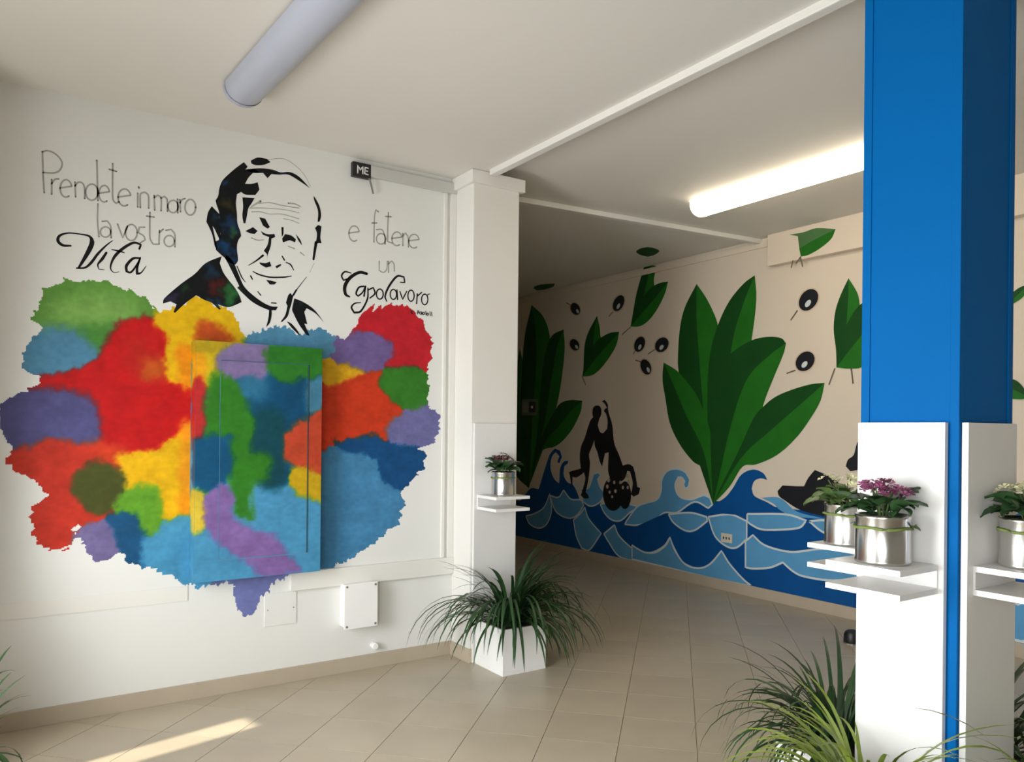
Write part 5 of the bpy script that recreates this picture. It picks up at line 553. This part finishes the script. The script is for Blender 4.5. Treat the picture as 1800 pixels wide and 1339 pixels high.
# ------------------------------------------------------------------ shelf panels
def shelf_panel(label, loc, rz, width, depth, sw_, sx=0.0):
    t = thing('shelf_panel', label, 'shelf panel', (0, 0, 0), 0, 'white shelf panels on the pillar and the column')
    MB().box((-width / 2, -.02, .002), (width / 2, 0, 1.475)).build('back_board', panel_white, t, .002)
    for z in (1.017, .945):
        MB().box((sx - sw_ / 2, -.02 - depth, z), (sx + sw_ / 2, -.0195, z + .018)).build('shelf_board', panel_white, t, .0015)
    MB().box((sx - sw_ / 2, -.026, .963), (sx + sw_ / 2, -.0195, 1.017)).build('bracket', panel_white, t, .001)
    t.location = loc; t.rotation_euler = (0, 0, rz); return t
shelf_panel('white panel with double shelf on the white pillar', (2.617, 4.078, 0), 0, .31, .215, .245, -.01)
shelf_panel('white panel with double shelf on the sunlit side of the blue column', (2.449, 1.36, 0), R(-90), .278, .215, .245)
shelf_panel('white panel with double shelf on the shaded front of the blue column', (2.622, 1.188, 0), 0, .318, .23, .262, .01)
shelf_panel('white panel with double shelf on the far side of the blue column', (2.625, 1.514, 0), R(180), .31, .215, .25)

# ------------------------------------------------------------------ flower tins
random.seed(11)
def arc_leaf(L, W, a0, bend, seg=8, fold=.25):
    """ribbon leaf growing from the origin towards +X, V-folded, tapering to a point."""
    v = []; f = []; x = z = 0.0; ds_ = L / seg
    for i in range(seg + 1):
        s = i / seg; a = R(a0 + bend * s ** 1.1)
        w = W * (.55 + .45 * min(1, s * 4)) * (1 - s ** 3) ** .8 / 2 + .0006
        nx, nz = -math.cos(a), math.sin(a)
        v += [(x, -w, z), (x - nx * fold * -w, 0, z - abs(nz) * fold * w), (x, w, z)]
        x += math.sin(a) * ds_; z += math.cos(a) * ds_
    for i in range(seg):
        b = i * 3; f += [(b, b + 1, b + 4, b + 3), (b + 1, b + 2, b + 5, b + 4)]
    return v, f
def plain_mesh(name, v, f, m, smooth=True):
    me = bpy.data.meshes.new(name); me.from_pydata(v, [], f); me.materials.append(m)
    if smooth:
        for p in me.polygons: p.use_smooth = True
    return me
def inst(name, me, parent, loc, rot, sc=1.0):
    o = bpy.data.objects.new(name, me); C.objects.link(o); o.parent = parent; o.location = loc; o.rotation_euler = rot
    o.scale = (sc, sc, sc) if not isinstance(sc, tuple) else sc
    return o
succ_green = mat('kalanchoe_leaf', (52, 84, 48), .4, var=.15, scale=30, objvar=.25)
def oval_leaf(m, L=.06, W=.042):
    v = []; f = []; n = 7
    for i in range(n):
        s = i / (n - 1); w = W / 2 * math.sin(PI * min(1, .08 + s * .92)) ** .7 * (1 + (.10 if i % 2 else -.04)); w = max(w, .003)
        x = L * s; z = .012 * math.sin(PI * s * .8) - .01 * s * s
        v += [(x, -w, z + .006), (x, 0, z), (x, w, z + .006)]
    for i in range(n - 1): b = i * 3; f += [(b, b + 1, b + 4, b + 3), (b + 1, b + 2, b + 5, b + 4)]
    return plain_mesh('leaf', v, f, m)
def blossom(m, r=.013):
    v = [(0, 0, .001)]; f = []
    for k in range(5):
        a = 2 * PI * k / 5; n = len(v)
        for da, rr, zz_ in ((-.45, .45, .002), (-.38, .95, .005), (0, 1.15, .004), (.38, .95, .005), (.45, .45, .002)):
            v.append((r * rr * math.cos(a + da), r * rr * math.sin(a + da), zz_))
        f.append((0, n, n + 1, n + 2)); f.append((0, n + 2, n + 3, n + 4))
    return plain_mesh('blossom', v, f, m)
oval = oval_leaf(succ_green)
oval_bright = oval_leaf(mat('kalanchoe_leaf_bright', (96, 122, 66), .4, var=.15, scale=30, objvar=.25))
def flower_tin(label, loc, r, h, petal, nfl, nlf, seed, bow=False, leafm=oval, low=()):
    rnd = random.Random(seed)
    t = thing('flower_tin', label, 'flower tin', (0, 0, 0), 0, 'flower tins on the white shelves')
    prof = [(r * .97, 0), (r, .003), (r, .010), (r * .975, .014)]
    prof += [(r * .975, h - .012), (r, h - .008), (r, h), (r * .95, h), (r * .94, h - .02)]
    MB().lathe(prof, 36).build('tin', steel, t, smooth=True)
    MB().lathe([(r * .94, h - .024), (r * .5, h - .016), (.002, h - .012)], 24, cap0=True, cap1=True).build('soil', soil_mat, t)
    tw = MB(); zt = h * .74
    tw.tube([(r * 1.015 * math.cos(2 * PI * i / 28), r * 1.015 * math.sin(2 * PI * i / 28), zt + .002 * math.sin(i)) for i in range(29)], .0042, 6)
    tw.build('twine', twine_mat, t)
    if bow:
        for k in range(11):
            a = R(-150 + k * 16 + rnd.uniform(-6, 6)); o = inst('twine_leaf', oval_bright, t, (r * 1.02 * math.cos(a), r * 1.02 * math.sin(a), zt), (rnd.uniform(-.6, .6), rnd.uniform(-.5, .7), a + rnd.uniform(-1.2, 1.2)), .42)
    for k in range(nlf):
        a = 2 * PI * k / nlf * 2.4 + rnd.uniform(-.3, .3); rr = r * rnd.uniform(.25, .8); zl = h + rnd.uniform(.0, .035)
        inst('leaf', leafm, t, (rr * math.cos(a), rr * math.sin(a), zl), (rnd.uniform(-.3, .3), rnd.uniform(-.75, .15), a), rnd.uniform(1.0, 1.7))
    for a, s in low: inst('leaf', leafm, t, (r * .85 * math.cos(a), r * .85 * math.sin(a), h + .012), (.2, .35, a), s)
    heads = [(2 * PI * k / 6 + rnd.uniform(-.4, .4), r * rnd.uniform(.35, .95), h + rnd.uniform(.062, .088)) for k in range(6)] + [(0, 0, h + .094)]
    b = blossom(petal)
    st_ = MB()
    for a, rr, z in heads: st_.tube([(rr * .3 * math.cos(a), rr * .3 * math.sin(a), h - .01), (rr * .7 * math.cos(a), rr * .7 * math.sin(a), h + .05), (rr * math.cos(a), rr * math.sin(a), z)], .0022, 5)
    st_.build('stems', mat('kalanchoe_stem', (86, 104, 56), .6), t)
    for k in range(nfl):
        a, rr, z = heads[k % 7]; q = rnd.uniform(0, 2 * PI); e = .034 * math.sqrt(rnd.random())
        x = rr * math.cos(a) + e * math.cos(q); y = rr * math.sin(a) + e * math.sin(q)
        inst('blossom', b, t, (x, y, z + .012 - e * e * 14 + rnd.uniform(-.003, .004)), (e * 22 * -math.sin(q), e * 22 * math.cos(q), q), rnd.uniform(.8, 1.25))
    t.location = loc; t.rotation_euler = (0, 0, seed * .7)
    return t
SZ_ = 1.0355
pet_red = mat('dark_red_petal', (92, 40, 48), .6, var=.2, scale=80, objvar=.25)
pet_pink = mat('magenta_petal', (158, 84, 122), .6, var=.2, scale=80, objvar=.3)
pet_cream = mat('cream_petal', (226, 222, 178), .6, var=.1, scale=80, objvar=.12)
flower_tin('tin of dark red flowers on the white pillar shelf', (2.605, 3.955, SZ_), .072, .145, pet_red, 46, 30, 1)
flower_tin('tin of magenta flowers tied with green twine on the sunlit column shelf', (2.322, 1.355, SZ_), .082, .150, pet_pink, 80, 26, 2, True)
flower_tin('tin of cream flowers on the shaded front shelf of the blue column', (2.632, 1.068, SZ_), .082, .150, pet_cream, 60, 30, 3, False, oval, ((R(170), 1.5), (R(200), 1.4), (R(185), 1.3)))
flower_tin('tin of pale flowers with hanging leaves behind the blue column', (2.588, 1.645, SZ_), .080, .148, pet_cream, 26, 34, 4, False, oval_bright, ((R(180), 1.6), (R(205), 1.5), (R(160), 1.6)))

# ------------------------------------------------------------------ spider plants in white boxes
LV = [(.66, 24, 155), (.58, 32, 148), (.72, 30, 150), (.42, 4, 75), (.62, 40, 138), (.54, 52, 126), (.40, 18, 105), (.62, 12, 168), (.60, 56, 118), (.48, 34, 146), (.66, 18, 150), (.54, 3, 95), (.36, 30, 80), (.50, 8, 160), (.74, 36, 142), (.60, 5, 120), (.66, 9, 84), (.60, 14, 70)]
def blade_set(m): return [plain_mesh('leaf', *arc_leaf(L, .0195, a, b, 10), m) for L, a, b in LV]
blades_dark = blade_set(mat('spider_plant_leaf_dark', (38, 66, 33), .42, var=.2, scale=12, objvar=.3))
blades_lit = blade_set(mat('spider_plant_leaf_sunlit', (130, 148, 60), .42, var=.25, scale=12, objvar=.35))  # same leaf, sunlight put into a brighter yellow-green
SOLID = [((2.42, 4.04, -1), (2.83, 9, 4)), ((2.425, 1.165, -1), (2.825, 1.54, 4)), ((-9, YA, -1), (2.6, 9, 4)), ((-9, 3.85, -1), (-.16, 9, 4)), ((-9, 3.66, -1), (-.16, 3.9, .7)), ((-9, -9, -9), (9, 9, .004)),
         ((2.2, 1.22, .93), (2.45, 1.5, 1.4)), ((2.47, .92, .93), (2.78, 1.19, 1.4)), ((2.46, 1.5, .93), (2.79, 1.76, 1.4)), ((2.45, 3.82, .93), (2.74, 4.08, 1.4))]
PLANTERS = []
def hits(p, own):
    for a, b in SOLID:
        if all(a[i] < p[i] < b[i] for i in range(3)): return True
    for (x, y, s) in PLANTERS:
        inside = abs(p[0] - x) < s + .006 and abs(p[1] - y) < s + .006 and p[2] < .276
        if inside: return True
    return False
def spider_plant(label, loc, n, blades, seed, size=.31, sc=1.0, xmax=99, ymax=99):
    rnd = random.Random(seed); hgt = .27
    t = thing('spider_plant', label, 'potted plant', (0, 0, 0), 0, 'spider plants in white planter boxes')
    s = size / 2; q = MB()
    q.box((-s, -s, .0), (s, s, .02))
    for a, b in (((-s, -s, .02), (s, -s + .014, hgt)), ((-s, s - .014, .02), (s, s, hgt)), ((-s, -s + .014, .02), (-s + .014, s - .014, hgt)), ((s - .014, -s + .014, .02), (s, s - .014, hgt))): q.box(a, b)
    q.build('planter_box', gloss_white, t, .0015)
    MB().box((-s + .014, -s + .014, hgt - .05), (s - .014, s - .014, hgt - .012)).build('soil', soil_mat, t)
    made = tries = 0
    while made < n and tries < n * 40:
        tries += 1
        a = rnd.uniform(0, 2 * PI); rr = .085 * math.sqrt(rnd.random()); me = blades[rnd.randrange(len(blades))]
        M = Matrix.Translation((rr * math.cos(a), rr * math.sin(a), hgt - .018)) @ Matrix.Rotation(a + rnd.uniform(-.4, .4), 4, 'Z') @ Matrix.Rotation(rnd.uniform(-.12, .12), 4, 'X') @ Matrix.Scale(rnd.uniform(.74, 1.08) * sc, 4)
        if any(hits(M @ v.co + Vector(loc), None) or (M @ v.co).x + loc[0] > xmax or (M @ v.co).y + loc[1] > ymax for v in list(me.vertices)[6:]): continue
        o = bpy.data.objects.new('leaf', me); C.objects.link(o); o.parent = t; o.matrix_basis = M; made += 1
    t.location = loc; return t
PL = [((2.63, 3.895, 0), .31), ((2.265, 1.36, 0), .29), ((2.625, 1.70, 0), .31), ((2.66, .985, 0), .29), ((3.0, 1.36, 0), .31), ((-.11, 3.08, 0), .31)]
PLANTERS = [(l[0], l[1], s / 2) for l, s in PL]
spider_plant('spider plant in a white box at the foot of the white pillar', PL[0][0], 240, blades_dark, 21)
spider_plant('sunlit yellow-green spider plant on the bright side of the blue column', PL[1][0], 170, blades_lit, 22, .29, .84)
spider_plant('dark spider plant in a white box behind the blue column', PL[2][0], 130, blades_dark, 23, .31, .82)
spider_plant('spider plant in painted sunlit green before the shaded front of the blue column', PL[3][0], 130, blades_lit, 24, .29, .86)
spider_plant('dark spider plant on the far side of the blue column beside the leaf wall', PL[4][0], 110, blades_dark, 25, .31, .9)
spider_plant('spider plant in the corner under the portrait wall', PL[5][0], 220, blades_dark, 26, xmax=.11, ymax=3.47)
